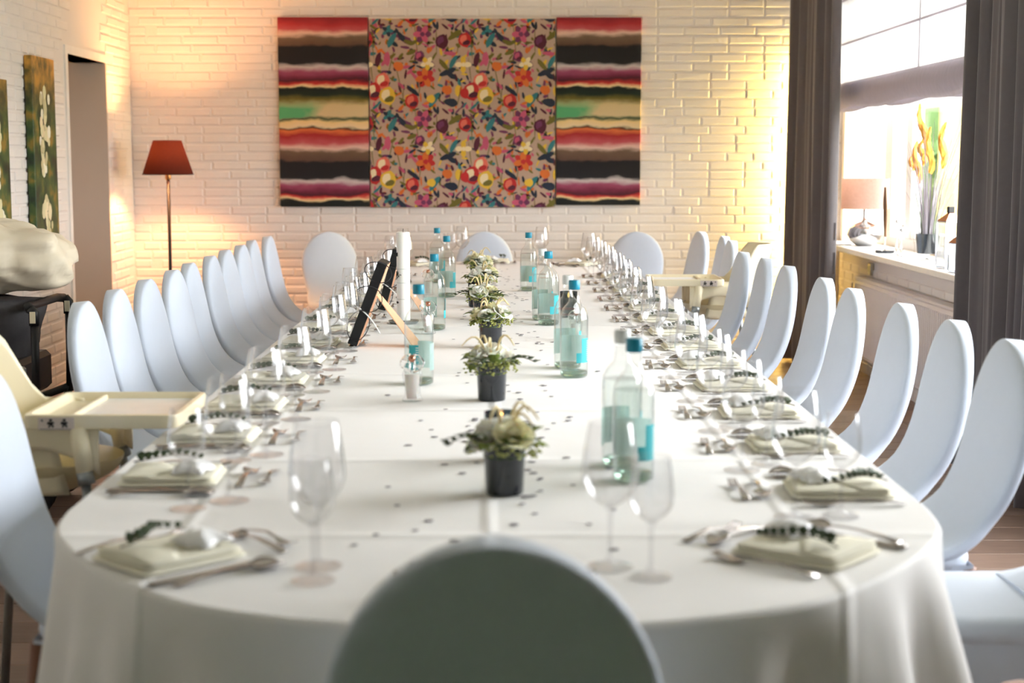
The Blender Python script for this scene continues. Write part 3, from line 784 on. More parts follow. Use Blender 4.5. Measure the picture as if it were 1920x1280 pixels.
# ------------------------------------------------------------------ chairs in stretch covers
def chair_proto():
    t = thing('covered_chair', 'x', 'chair', (0, 0, 0), 0, 'chairs in white stretch covers')
    prof = [(-.22, .965), (-.214, .91), (-.203, .83), (-.188, .74), (-.168, .66), (-.138, .59), (-.092, .532), (-.035, .496), (.03, .483)]
    P = smooth_poly([Vector(p) for p in prof], 5)
    # resample finer at the rounded top
    def at_z(s):
        k = s * (len(P) - 1); i = min(int(k), len(P) - 2); return P[i] + (P[i + 1] - P[i]) * (k - i)
    rs = []
    ss = [0, .004, .012, .025, .045, .07, .1, .135] + [.18 + .82 * i / 18 for i in range(19)]
    for s in ss:
        p = at_z(s); tn = (at_z(min(1, s + .01)) - at_z(max(0, s - .01))).normalized(); nb = Vector((tn.y, -tn.x))   # back direction
        if nb.x > 0: nb = -nb
        z = p.y
        if z > .735: w = .205 * math.sqrt(max(.0, 1 - ((z - .735) / .2302) ** 2)) ** 1.0
        elif z > .56: w = .205 - .022 * ((.735 - z) / .175) ** 1.5
        else: w = .183 + .02 * min(1, (.56 - z) / .07)
        w = max(w, .012)
        th = .046
        ring = []
        n = 28
        for j in range(n):
            a = 2 * PI * j / n; ca, sa = math.cos(a), math.sin(a)
            ex = math.copysign(abs(ca) ** .45, ca) * w; ey = math.copysign(abs(sa) ** .5, sa) * th / 2
            bulge = .012 * (1 - (ex / w) ** 2) * min(1, w / .15) * (1 if ey < 0 else -.3)
            c = p + nb * (th / 2 + ey + (-bulge if ey < 0 else bulge))
            ring.append((ex, c.x, c.y))
        rs.append(ring)
    MB().rings(rs).build('backrest', 'chair_cloth', t, 50)
    def seat(u, v):
        a = 2 * PI * u
        return a
    rs = []
    for z, k in ((.432, .93), (.44, .985), (.455, 1), (.47, .99), (.48, .95), (.484, .8), (.486, .4)):
        rs.append([(math.copysign(abs(math.cos(a)) ** .4, math.cos(a)) * .205 * k, .09 + math.copysign(abs(math.sin(a)) ** .4, math.sin(a)) * .20 * k, z) for a in [2 * PI * j / 32 for j in range(32)]])
    MB().rings(rs).build('seat', 'chair_cloth', t, 50)
    # stretched skirt: tight panels between the legs with an arched lower hem
    def skirt(u, v):
        a = u * 4; k = int(min(a, 3.999)); s = a - k
        cs = [(-.195, -.10), (.195, -.10), (.195, .28), (-.195, .28), (-.195, -.10)]
        x = cs[k][0] + (cs[k + 1][0] - cs[k][0]) * s; y = cs[k][1] + (cs[k + 1][1] - cs[k][1]) * s
        hz = .06 + .30 * math.sin(PI * s) ** .5; inn = .03 * math.sin(PI * s) * v
        c = Vector((0, .09)); q = Vector((x, y)); q = q + (c - q) * inn
        return (q.x, q.y, .45 + (hz - .45) * v)
    MB().grid(48, 6, skirt).build('cover_skirt', 'chair_cloth', t, True)
    for sx in (-1, 1):
        for yy, sp in ((-.09, -.05), (.27, .0)):
            MB().tube([(sx * .18, yy, .44), (sx * .185, yy + sp, 0)], [.021, .014], 8).build('leg', 'chair_wood', t, True)
    return t
chp = chair_proto(); first = [True]
def chair(x, y, ang, label, sc_=1.0):
    o = chp if first[0] else copy_tree(chp); first[0] = False
    o.location = (x, y, 0); o.rotation_euler = (0, 0, ang); o['label'] = label
    if sc_ != 1: o.scale = (sc_,) * 3
    return o
LT = [(151, 4.80), (214, 5.26), (271, 5.70), (322, 6.19), (354, 6.62), (394, 7.12), (422, 7.58), (451, 8.02), (472, 8.5), (502, 8.95)]
for i, (px, D) in enumerate(LT):
    X = UD(px, 500, D).x + .22 + .02
    chair(X, D, -PI / 2 + (R() - .5) * .06, 'white covered chair in the left row, %s one beyond the highchair' % nth(i))
chair(-.835, 3.2, -PI / 2 + .03, 'white covered chair cut off by the left edge, in front of the highchair')
RT = [(1905, 3.75), (1795, 4.22), (1697, 4.72), (1602, 5.28), (1548, 5.76), (1479, 6.42), (1436, 6.93), (1394, 7.40), (1372, 8.48), (1358, 8.94), (1316, 9.5)]
for i, (px, D) in enumerate(RT):
    X = UD(px, 500, D).x - .22 - .02
    if i == 10: chair(X, D, PI / 2 + .15, 'white covered chair at the far end of the right row by the brick wall')
    else: chair(X, D, PI / 2 + (R() - .5) * .06, 'white covered chair in the right row, %s from the camera' % ('nearest' if i == 0 else ORD[i]))
chair(1.14, 3.2, PI / 2, 'white covered chair at lower right of which only the seat shows')
for (px, D, an, lb) in ((609, 10.32, PI + .35, 'white covered chair at the far left corner of the table by the wall'), (908, 10.36, PI, 'white covered chair at the middle of the far table end, behind the flowers'), (1200, 10.32, PI - .35, 'white covered chair at the far right corner of the table by the wall')):
    p = UD(px, 430, D)
    chair(p.x - .22 * math.sin(an), 10.34, an, lb, .95)
chair(UD(925, 1020, 1.78).x, 1.99, 0, 'large blurred covered chair in the foreground seen from behind')

# ------------------------------------------------------------------ place settings
def cut_mesh(kind):
    m = MB()
    if kind == 'spoon' or kind == 'soup':
        L, bw = (.20, .021) if kind == 'soup' else (.165, .017)
        bl_ = .062 if kind == 'soup' else .05
        rows = []
        N = 22
        for i in range(N + 1):
            y = -L / 2 + L * i / N; s = (y - (L / 2 - bl_)) / bl_
            if s > 0: w = bw * math.sqrt(max(0, 1 - (2 * s - 1) ** 2)) * (1.08 - .16 * s) + .0022
            else:
                q = i / N; w = .0085 - .006 * min(1, q / .6)
            z = .004 + (.010 * math.sin(max(0, min(1, (y + L / 2) / L)) * PI) if s < 0 else .002)
            dip = .009 * math.sin(PI * s) if s > 0 else 0
            rows.append([(w * k, y, z + .009 * (1 if s > 0 else 0) * abs(k) ** 2 * math.sin(PI * max(0, min(1, s))) + (.0 if s > 0 else 0)) for k in (-1, -.6, 0, .6, 1)])
        m.rings(rows, closed=False); m.solid(.0022)
    elif kind == 'fork' or kind == 'dessert_fork':
        L = .195 if kind == 'fork' else .155
        hl = .07 if kind == 'fork' else .055; hw = .0125 if kind == 'fork' else .010
        xs = [-1, -.62, -.46, -.12, .12, .46, .62, 1]
        ys = [-L / 2, -L / 2 + .03, -L / 2 + .07, L / 2 - hl, L / 2 - hl + .014, L / 2 - hl + .026, L / 2 - .02, L / 2]
        ws = [.008, .0065, .003, .003, hw * .8, hw, hw * .97, hw * .86]
        zs = [.004, .009, .014, .009, .005, .004, .006, .011]
        o = 0
        for y, w, z in zip(ys, ws, zs): m.v += [(w * k, y, z) for k in xs]
        for r in range(7):
            for c in range(7):
                if r >= 5 and c % 2 == 1: continue
                a = r * 8 + c; m.f.append((a, a + 8, a + 9, a + 1))
        m.solid(.002)
    else:
        L = .215; ys = [-L / 2, -L / 2 + .01, -L / 2 + .05, -.01, 0, .03, .075, L / 2 - .01, L / 2]
        wl = [-.006, -.009, -.0085, -.006, -.007, -.011, -.012, -.008, .004]; wr_ = [.006, .009, .0085, .006, .007, .0075, .0075, .0075, .006]
        m.rings([[(a, y, .0055), ((a + b) / 2, y, .0075 if y < .0 else .006), (b, y, .0055)] for y, a, b in zip(ys, wl, wr_)], closed=False); m.solid(.004)
    return m.mesh(kind, 'cutlery_steel', True)
CUT = {k: cut_mesh(k) for k in ('spoon', 'soup', 'fork', 'dessert_fork', 'knife')}
def wine_proto(H, rb_, rr_, zb, foot, nm):
    t = thing(nm, 'x', 'wine glass')
    # foot and stem: solid glass
    MB().lathe([(.001, 0), (foot, .0), (foot, .002), (foot * .55, .004), (.008, .009), (.0042, .02), (.0037, zb * .6), (.0048, zb - .008), (.009, zb + .001), (.001, zb + .002)], 24).build('stem_and_foot', 'stem_glass', t, 50)
    pr = []
    for i in range(15):
        s = i / 14; z = zb + (H - zb) * s
        if s < .38: r = rb_ * math.sin(PI / 2 * (s / .38)) ** .62
        else: r = rb_ + (rr_ - rb_) * ((s - .38) / .62) ** 1.6
        pr.append((max(r, .004), z))
    MB().lathe(pr, 28, cap0=False, cap1=False).build('bowl', 'wine_glass', t, True)
    MB().tube([(rr_ * math.cos(a), rr_ * math.sin(a), H) for a in [2 * PI * i / 28 for i in range(29)]], .0007, 5).build('rim', 'wine_glass', t, True)
    return t
WG = [wine_proto(.235, .045, .034, .098, .038, 'large_wine_glass'), wine_proto(.19, .035, .028, .088, .034, 'small_wine_glass')]
wfirst = [True, True]
def pillow(w, d, h, zb, sup=.35, nz=5):
    rs = []
    for i in range(nz + 1):
        q = i / nz; z = zb + h * q; k = (1 - abs(2 * q - 1) ** 3 * .10)
        rs.append([(math.copysign(abs(math.cos(a)) ** sup, math.cos(a)) * w * k, math.copysign(abs(math.sin(a)) ** sup, math.sin(a)) * d * k, z) for a in [2 * PI * j / 28 for j in range(28)]])
    return MB().rings(rs)
NAP1 = pillow(.085, .10, .010, .0, .18).mesh('lower_fold', 'napkin_cloth', 50)
NAP2 = pillow(.080, .093, .009, .0101, .18).mesh('upper_fold', 'napkin_cloth', 50)
def flapf(u, v):
    x = -.078 + .156 * u; y = -.088 + .10 * v * (1 - .45 * abs(2 * u - 1)); return (x, y, .0195 + .006 * math.sin(PI * v) * (1 - abs(2 * u - 1) ** 2) + .0012)
fm = MB().grid(12, 6, flapf); fm.solid(.0012); NAP3 = fm.mesh('flap', 'napkin_cloth', True)
fav = MB().grid(14, 14, lambda u, v: (-.038 + .076 * u + .004 * math.sin(9 * v), -.034 + .068 * v + .004 * math.sin(8 * u), .002 + .02 * (math.sin(PI * u) * math.sin(PI * v)) ** .5 + .002 * math.sin(17 * u + 5 * v))); fav.solid(.003)
FAV = fav.mesh('favour', 'favour_satin', True)
def leaf_mb(L, w, curl=.15):
    m = MB()
    def fn(u, v):
        ww = w * math.sin(PI * min(1, u * .97 + .03)) ** .7
        return (ww * (2 * v - 1), L * u, curl * L * math.sin(PI * u) + .25 * ww * abs(2 * v - 1))
    m.grid(5, 2, fn); m.solid(.0006); return m
LEAF = leaf_mb(.017, .0075).mesh('leaf', 'leaf_dark', True)
LEAFMB = leaf_mb(.017, .0075)
def sprig(M, label, near_):
    t = thing('eucalyptus_sprig', label, 'sprig', (0, 0, 0), 0, 'eucalyptus sprigs on the napkins'); t.matrix_world = M
    L = .15; n = 9
    pts = [Vector((.012 * math.sin(i * .7), -L / 2 + L * i / 10, .004 + .012 * math.sin(PI * i / 10))) for i in range(11)]
    MB().tube(pts, [.0016 - .0001 * i for i in range(11)], 5).build('stem', 'stem_brown', t, True)
    acc_ = MB()
    for i in range(n):
        p = pts[i + 1]
        for sgn in (-1, 1):
            M2 = Matrix.Translation(p) @ Matrix.Rotation(sgn * (1.0 + R() * .4), 4, 'Z') @ Matrix.Rotation(.5 + R() * .7, 4, 'X') @ Matrix.Scale(1.25 - .06 * i, 4)
            if near_:
                o = put('leaf', LEAF, t); o.matrix_basis = M2
            else: acc_.add([M2 @ Vector(v) for v in LEAFMB.v], LEAFMB.f)
    if acc_.v: put('leaves', acc_.mesh('leaves', 'leaf_dark', True), t, kind='stuff')
TZ = .7535
def setting(N, u, where, near_=False, spr=True, back=0):
    u = Vector(u).normalized(); r = Vector((u.y, -u.x)); ang = math.atan2(u.y, u.x) - PI / 2
    def W(a, b, z=0): return (N[0] + u.x * a + r.x * b, N[1] + u.y * a + r.y * b, TZ + z)
    jit = lambda a: (R() - .5) * a
    n = thing('folded_napkin', 'cream folded napkin of ' + where, 'napkin', W(0, jit(.01)), ang + jit(.12), 'folded napkins')
    for nm, me in (('lower_fold', NAP1), ('upper_fold', NAP2), ('flap', NAP3)): put(nm, me, n)
    tag(put('favour_pouch', FAV, None, W(.045 + jit(.01), .02 + jit(.02), .0245), ang + jit(.8)), 'white satin pouch on the napkin of ' + where, 'pouch', 'favour pouches')
    if spr:
        M = Matrix.Translation(W(-.01 + jit(.02), -.05 + jit(.01), .024)) @ Matrix.Rotation(ang + .2 + jit(.3), 4, 'Z')
        sprig(M, 'eucalyptus sprig on the napkin of ' + where, near_)
    for nm, me, a, b, rot, lb in (('table_knife', 'knife', .0, .125, 0, 'steel table knife of '), ('soup_spoon', 'soup', .012, .155, 0, 'large steel spoon of '), ('table_fork', 'fork', .0, -.125, 0, 'steel table fork of '), ('dessert_spoon', 'spoon', .150, .01, PI / 2, 'dessert spoon above the napkin of '), ('dessert_fork', 'dessert_fork', .192, -.005, -PI / 2, 'dessert fork above the napkin of ')):
        tag(put(nm, CUT[me], None, W(a + jit(.01), b + jit(.008), .0), ang + rot + jit(.1)), lb + where, nm.split('_')[1], nm.replace('_', ' ') + 's')
    for k, (a, b) in enumerate(((.15, .205), (.09, .27))):
        o = WG[k] if wfirst[k] else copy_tree(WG[k]); wfirst[k] = False
        o.location = W(a - back + jit(.012), b + jit(.012), .0002); o.rotation_euler = (0, 0, R() * 6)
        tag(o, ('large' if k == 0 else 'small') + ' wine glass of ' + where, 'wine glass', ('large' if k == 0 else 'small') + ' wine glasses')
for k in range(13):
    setting((-.665, 3.11 + .466 * k), (1, 0), 'the %s place setting on the left side' % nth(k), k < 5, back=.06 if k == 8 else 0)
    setting((.665, 2.98 + .466 * k), (-1, 0), 'the %s place setting on the right side' % nth(k), k < 5)
setting((-.535, 2.47), (.74, .67), 'the near left table corner', True)
setting((.51, 2.50), (-.74, .67), 'the near right table corner', True)
setting((-.03, 2.26), (0, 1), 'the near table end', True)
setting((-.50, 9.58), (.6, -.8), 'the far left table corner')
setting((.52, 9.58), (-.6, -.8), 'the far right table corner')
setting((-.02, 9.82), (0, -1), 'the far table end')

# ------------------------------------------------------------------ bottles
def bottle_proto():
    t = thing('water_bottle', 'x', 'bottle', (0, 0, 0), 0, 'water bottles')
    prof = [(.036, .0), (.041, .004), (.0425, .012), (.0425, .172), (.0405, .19), (.034, .207), (.024, .218), (.0175, .226), (.0155, .24), (.0145, .268), (.0155, .270), (.0155, .274)]
    MB().lathe(prof, 36, cap0=False, cap1=False).build('glass_body', 'bottle_glass', t, 60)
    MB().lathe([(.001, .001), (.035, .001), (.040, .006), (.0408, .014), (.036, .018), (.001, .02)], 36, cap0=True, cap1=True).build('thick_base', 'bottle_base_glass', t, 60)
    MB().lathe([(.001, .0205), (.036, .0185), (.0405, .015), (.041, .17), (.0392, .186), (.001, .186)], 36).build('water', 'water', t, 60)
    MB().lathe([(.0165, .262), (.017, .263), (.017, .287), (.0155, .29), (.001, .29)], 24).build('cap', 'cap_teal', t, 40)
    z0, z1 = .045, .118
    MB().lathe([(.0429, z0), (.0429, z1)], 10, a0=-1.05, a1=-.35).build('label_band', 'label_teal', t, True)
    MB().lathe([(.0429, z0 + .0), (.0429, z0 + .03)], 8, a0=-1.45, a1=-1.06).build('label_corner', 'label_teal', t, True)
    for q in range(10): MB().lathe([(.0432, z0 + .006 + q * .0064), (.0432, z0 + .008 + q * .0064)], 4, a0=-.55, a1=-.36).build('label_line', 'label_white', t)
    MB().lathe([(.0429, z0 - .003), (.0429, z1 + .003)], 20, a0=.5, a1=2.9).build('back_label', 'label_back', t, True)
    return t
BP = bottle_proto(); bfirst = [True]
def bottle(px, py, rz, label, cap=True):
    o = BP if bfirst[0] else copy_tree(BP); bfirst[0] = False
    p = U(px, py); o.location = (p.x, p.y, TZ); o.rotation_euler = (0, 0, rz); o['label'] = label
    if not cap:
        for ch in o.children:
            if ch.name.startswith('cap'):
                me = ch.data.copy(); me.materials[0] = MATS['cap_clear']; ch.data = me
    return o
bottle(1187, 900, 0, 'water bottle with teal cap on the right, nearest the camera')
bottle(1165, 872, .6, 'water bottle with clear cap just behind the nearest right bottle', False)
bottle(1076, 706, 0, 'second water bottle with teal cap on the right side')
bottle(1064, 690, .4, 'water bottle with clear cap just behind the second right bottle', False)
bottle(1028, 609, 0, 'third water bottle with teal cap on the right side')
bottle(1017, 600, .5, 'water bottle with clear cap just behind the third right bottle', False)
bottle(991, 545, -.1, 'farthest water bottle with teal cap on the right side')
bottle(786, 720, -1.2, 'water bottle with teal cap behind the glass angel, nearest on the left')
bottle(815, 618, .9, 'second water bottle with teal cap on the left, beside the tall candle')
bottle(838, 557, .25, 'third water bottle with teal cap on the left, beyond the candle')
bottle(820, 530, .4, 'farthest water bottle with teal cap on the left')

# ------------------------------------------------------------------ flowers in black pots
def rose_mesh(rad, material, sd):
    r2 = random.Random(sd); m = MB()
    for lay, (n, rr_, tilt, hh) in enumerate(((3, .25, .05, .95), (4, .48, .25, .9), (5, .75, .55, .75), (6, 1.0, .95, .5))):
        for i in range(n):
            a0 = 2 * PI * i / n + lay * .7 + r2.random() * .3; sp = 2 * PI / n * .72
            def fn(u, v):
                a = a0 + sp * (2 * u - 1); k = 1 - .25 * (2 * u - 1) ** 2 * v
                ro = rad * rr_ * (.35 + .65 * v ** .8 + tilt * .22 * v * v); return (ro * math.cos(a), ro * math.sin(a), rad * (-.45 + (hh + .35) * v * k - tilt * .3 * v ** 3))
            m.grid(5, 4, fn)
    m.ball((0, 0, 0), rad * .22, 8, 5)
    return m.mesh('rose', material, True)
ROSES = [rose_mesh(.023, 'petal_white', 1), rose_mesh(.024, 'petal_cream', 2), rose_mesh(.019, 'petal_white', 3)]
BIGLEAF = leaf_mb(.034, .013, .2).mesh('leaf', 'leaf_green', True)
BIGLEAF2 = leaf_mb(.026, .011, .15).mesh('leaf', 'leaf_dark', True)
POTG = MB().lathe([(.036, 0), (.0375, .003), (.0415, .092), (.0415, .094), (.0385, .094), (.035, .006), (.001, .006)], 30, cap1=False).mesh('glass_pot', 'pot_black', 40)
def flowers(px, py, label, sd, s=1.0, D=None):
    r2 = random.Random(sd)
    p = U(px, py); t = thing('flower_pot', label, 'flower pot', (p.x, p.y, TZ), r2.random() * 6, 'black glass pots of flowers')
    t.scale = (s, s, s)
    put('glass_pot', POTG, t)
    MB().ball((0, 0, .082), (.033, .033, .018), 12, 6).build('floral_foam', 'leaf_dark', t, True)
    for i in range(5):
        a = 2 * PI * i / 5 + r2.random() * .6; q = .032 + .010 * r2.random(); z = .115 + .010 * r2.random()
        if i == 4: q, z = .006, .134
        o = put('rose', ROSES[(i + sd) % 3], t, (q * math.cos(a), q * math.sin(a), z + .006)); o.scale = (1.12, 1.12, 1.25); o.rotation_euler = Vector((math.cos(a) * 1, math.sin(a), 1.5 if i < 4 else 3)).to_track_quat('Z', 'Y').to_euler()
    for i in range(16):
        a = 2 * PI * i / 16 + r2.random() * .3; q = .03 + .012 * r2.random(); el = -.5 + r2.random() * 1.3
        o = put('leaf', BIGLEAF if i % 3 else BIGLEAF2, t); o.matrix_basis = Matrix.Translation((q * math.cos(a), q * math.sin(a), .095 + .025 * r2.random())) @ Matrix.Rotation(a - PI / 2, 4, 'Z') @ Matrix.Rotation(el, 4, 'X')
    m = MB()                                  # froth of tiny yellow-green blossoms around the rim
    for i in range(230):
        a = r2.random() * 2 * PI; b = r2.random(); q = .022 + .036 * r2.random(); z = .088 + .034 * r2.random() - .5 * max(0, q - .042)
        c = Vector((q * math.cos(a), q * math.sin(a), z)); e = .0026 + .002 * r2.random()
        d1 = Vector((r2.random() - .5, r2.random() - .5, r2.random() - .5)).normalized(); d2 = d1.orthogonal().normalized(); d3 = d1.cross(d2)
        m.add([c + d1 * e, c - d1 * e, c + d2 * e, c - d2 * e, c + d3 * e, c - d3 * e], [(0, 2, 4), (2, 1, 4), (1, 3, 4), (3, 0, 4), (2, 0, 5), (1, 2, 5), (3, 1, 5), (0, 3, 5)])
    put('filler_blossom', m.mesh('filler_blossom', 'leaf_olive'), t, kind='stuff')
    for i in range(4):                        # pale drooping catkins
        a = r2.random() * 2 * PI; h_ = .05 + .03 * r2.random(); q0 = .012; reach = .03 + .03 * r2.random()
        pts = [Vector(((q0 + reach * (k / 7) ** 1.5) * math.cos(a), (q0 + reach * (k / 7) ** 1.5) * math.sin(a), .115 + h_ * math.sin(PI * .78 * k / 7))) for k in range(8)]
        MB().tube(pts, [.0025, .003, .003, .003, .0028, .0024, .002, .001], 6).build('catkin', 'amaranth', t, True)
    for i in range(2):                        # eucalyptus twig reaching out of the pot
        a = r2.random() * 2 * PI; tw = [Vector(((.02 + .012 * k) * math.cos(a), (.02 + .012 * k) * math.sin(a), .105 + .02 * math.sin(k * .45))) for k in range(7)]
        br = MB().tube(tw, .0012, 5).build('twig', 'stem_brown', t, True)
        for k in range(2, 7):
            for sg in (-1, 1):
                o = put('leaf', LEAF, br); o.matrix_basis = Matrix.Translation(tw[k]) @ Matrix.Rotation(a - PI / 2 + sg * 1.1, 4, 'Z') @ Matrix.Rotation(.4 * r2.random(), 4, 'X')
    for ch in t.children:
        if not ch.name.startswith('glass_pot'): ch.matrix_basis = Matrix.Translation((0, 0, .083)) @ Matrix.Diagonal((1.3, 1.3, 1.0, 1)) @ Matrix.Translation((0, 0, -.09)) @ ch.matrix_basis
    return t
flowers(946, 925, 'black glass pot of cream roses nearest the camera', 1)
flowers(922, 750, 'second black glass pot of cream roses from the camera', 2)
flowers(920, 652, 'third black glass pot of cream roses from the camera', 3)
flowers(906, 600, 'fourth black glass pot of cream roses from the camera', 4)
flowers(902, 560, 'fifth black glass pot of cream roses from the camera', 5)
flowers(896, 530, 'farthest black glass pot of cream roses, in front of the end chair', 6)
def tealight(px, py, label):
    p = U(px, py); t = thing('tealight_glass', label, 'candle holder', (p.x, p.y, TZ), 0, 'black tealight glasses')
    MB().lathe([(.03, 0), (.034, .004), (.037, .105), (.0355, .105), (.031, .008), (.001, .008)], 28, cap1=False).build('glass_holder', 'smoked_glass', t, 40)
    c = MB().lathe([(.02, .009), (.02, .075), (.001, .075)], 20).build('candle', 'candle_wax', t, 40)
    MB().ball((0, 0, .09), (.005, .005, .011), 8, 8).build('flame', 'flame', c, True)
thin_glass('smoked_glass', (.22, .27, .30, 1))
tealight(940, 862, 'black tealight glass with small flame behind the nearest flower pot')
tealight(1066, 594, 'dark tealight glass behind the third right water bottle')
tealight(893, 575, 'dark tealight glass between the far flower pots')

# ------------------------------------------------------------------ candle, frames, glass angels
p = U(757, 606); t = thing('christening_candle', 'tall white pillar candle with black lettering', 'candle', (p.x, p.y, TZ + .012))
cr = 12.5 / F * p.y
CH = .352
MB().lathe([(cr, 0), (cr, CH - .003), (cr - .004, CH), (.004, CH - .001), (.001, CH - .001)], 32).build('wax', 'candle_wax', t, 40)
MB().tube([(0, 0, CH - .002), (.001, 0, CH + .012)], .0012, 6).build('wick', 'wick', t)
for z in (.205, .150, .085): MB().tube([((cr + .0003) * math.cos(a), (cr + .0003) * math.sin(a), z) for a in [2 * PI * i / 32 for i in range(33)]], .0006, 4).build('band', 'grey_metal', t)
def script_mark(z, a0, da, h_, sd, slope=0):
    r2 = random.Random(sd); n = 26; pts = []
    for i in range(n):
        s = i / (n - 1); a = a0 + da * s; zz = z + slope * s + h_ * (.5 * math.sin(s * 22 + sd) + .3 * math.sin(s * 37))
        pts.append(((cr + .0004) * math.cos(a), (cr + .0004) * math.sin(a), zz))
    MB().tube(pts, .0012, 4).build('lettering', 'ink', t)
script_mark(.262, -PI + .15, .55, .012, 1); script_mark(.186, -PI + .1, .75, .016, 2); script_mark(.165, -PI + .2, 1.1, .007, 3, .02); script_mark(.072, -PI + .15, .7, .007, 4)
tag(MB().lathe([(.04, 0), (.055, .002), (.062, .009), (.06, .011), (.05, .006), (.001, .0055)], 32).build('candle_dish', 'grey_metal', None, 40, (p.x, p.y, TZ)), 'small grey dish under the tall white candle', 'dish')
def frame(px, py, pxt, pyt, w, label, sd):
    b = U(px, py); s = b.y / F
    lean = (pxt - px) * s; H = (py - pyt) * s * 1.02
    t = thing('picture_frame', label, 'picture frame', (b.x, b.y, TZ + .003), 0, 'black picture frames')
    ang = math.atan2(lean, H); L = math.hypot(lean, H)
    M = Matrix.Rotation(ang, 4, 'Y')          # board leans to +x; the picture faces -x
    th = .034
    def bx(n, mtl, *a):
        return MB().box(*a, .002).xf(M).build(n, mtl, t)
    fwid = .02
    bx('frame_bottom', 'black_frame', -th, 0, 0, w, 0.003, fwid); bx('frame_top', 'black_frame', -th, 0, 0, w, L - fwid, L)
    bx('frame_side', 'black_frame', -th, 0, 0, fwid, fwid, L - fwid); bx('frame_side', 'black_frame', -th, 0, w - fwid, w, fwid, L - fwid)
    MB().box(-.009, -.006, fwid, w - fwid, fwid, L - fwid).xf(M).build('picture', 'picture_paper', t)
    MB().box(-.004, .001, .004, w - .004, .006, L - .004).xf(M).build('back_board', 'card_brown', t)
    hz = L * .62; hx = hz * math.sin(ang); hzz = hz * math.cos(ang); fx = hx + .135 * (L / .3)
    q = MB(); q.add([(hx, w * .3, hzz), (hx + .008, w * .62, hzz), (fx + .012, w * .75, 0.001), (fx - .012, w * .2, .001)], [(0, 1, 2, 3)]); q.solid(.003, Vector((.8, 0, .6)))
    q.build('easel_leg', 'card_brown', t)
    # twisted black cord and white ribbon wound round the frame
    r2 = random.Random(sd)
    for k in range(3):
        zc = L * (.95 - .32 * k); pts = []
        for i in range(25):
            a = 2 * PI * i / 24 * 1.1 + k; rx = .022 + .014 * r2.random() * 0 + .016 * math.sin(k + 1)
            pts.append(M @ Vector((-.012 + (rx + .012) * math.cos(a) - .008, -.006 + .012 * math.sin(2 * a) - .004, zc - .02 + (.034) * math.sin(a) * (1 + .3 * k))))
        MB().tube(pts, .0016, 5).build('black_cord', 'ink', t, True)
    pts = [M @ Vector((-.05 + .011 * i, -.005, L * .44 - .002 * i - .0004 * i * i)) for i in range(11)]
    MB().tube(pts, .0025, 5).build('white_ribbon', 'white_plastic', t, True)
frame(668, 654, 728, 500, .17, 'black picture frame leaning on a cardboard easel leg, nearer one', 4)
frame(722, 586, 752, 474, .15, 'black picture frame behind the nearer frame, beside the candle', 9)
def angel(px, py, label, s=1.0):
    p = U(px, py); t = thing('glass_angel', label, 'figurine', (p.x, p.y, TZ), 0, 'glass angel lights'); t.scale = (s, s, s)
    n = 28
    rs = []
    for r, z in ((.023, 0), (.025, .003), (.019, .012), (.018, .03), (.022, .05), (.024, .066), (.018, .078), (.011, .088)):
        rs.append([(r * (1 + .06 * math.cos(7 * a)) * math.cos(a), r * (1 + .06 * math.cos(7 * a)) * math.sin(a), z) for a in [2 * PI * j / n for j in range(n)]])
    MB().rings(rs).build('glass_skirt', 'angel_glass', t, True)
    MB().lathe([(.001, .006), (.013, .006), (.016, .03), (.018, .062), (.001, .064)], 20).build('frosted_core', 'frost_wax', t, True)
    for sg in (-1, 1):
        rs = []
        for i in range(9):
            q = i / 8; a = PI * q
            rs.append((sg * (.004 + .023 * math.sin(a) * (.7 + .3 * q)), .006 + .003 * math.sin(9 * q), .068 + .04 * q))
        m = MB().grid(8, 4, lambda u, v: (sg * (.003 + .027 * v * (math.sin(PI * min(1, u * .9 + .1)) ** .6)), .006 + .004 * math.sin(16 * u), .066 + .042 * u + .006 * v)); m.solid(.004, Vector((0, 1, 0)))
        m.build('wing', 'solid_glass', t, True)
    MB().ball((0, -.002, .102), .009, 14, 10).build('head', 'copper', t, True)
thin_glass('angel_glass', (.97, .97, .975, 1))
angel(773, 752, 'clear glass angel with copper head, nearest the camera', 1.13)
angel(803, 626, 'clear glass angel with copper head beside the second left bottle', 1.1)
angel(803, 553, 'clear glass angel with copper head beyond the tall candle', 1.1)
angel(1080, 640, 'clear glass angel with copper head near the second right bottle', 1.0)

# grey confetti discs
CONF = [MB().lathe([(.001, 0), (r, 0), (r, .0006), (.001, .0006)], 12).mesh('confetti_disc', 'confetti') for r in (.006, .0085)]
r2 = random.Random(21); n = 0
while n < 230:
    y = 2.42 + 6.8 * r2.random() ** 1.15; x = r2.gauss(0.02, .13)
    if abs(x) > .34: continue
    o = put('confetti_disc', CONF[r2.random() > .6], None, (x, y, TZ + .0004), (0, 0, 0))
    tag(o, 'small grey paper confetti disc lying on the tablecloth', 'confetti', 'grey confetti scattered along the table centre'); n += 1

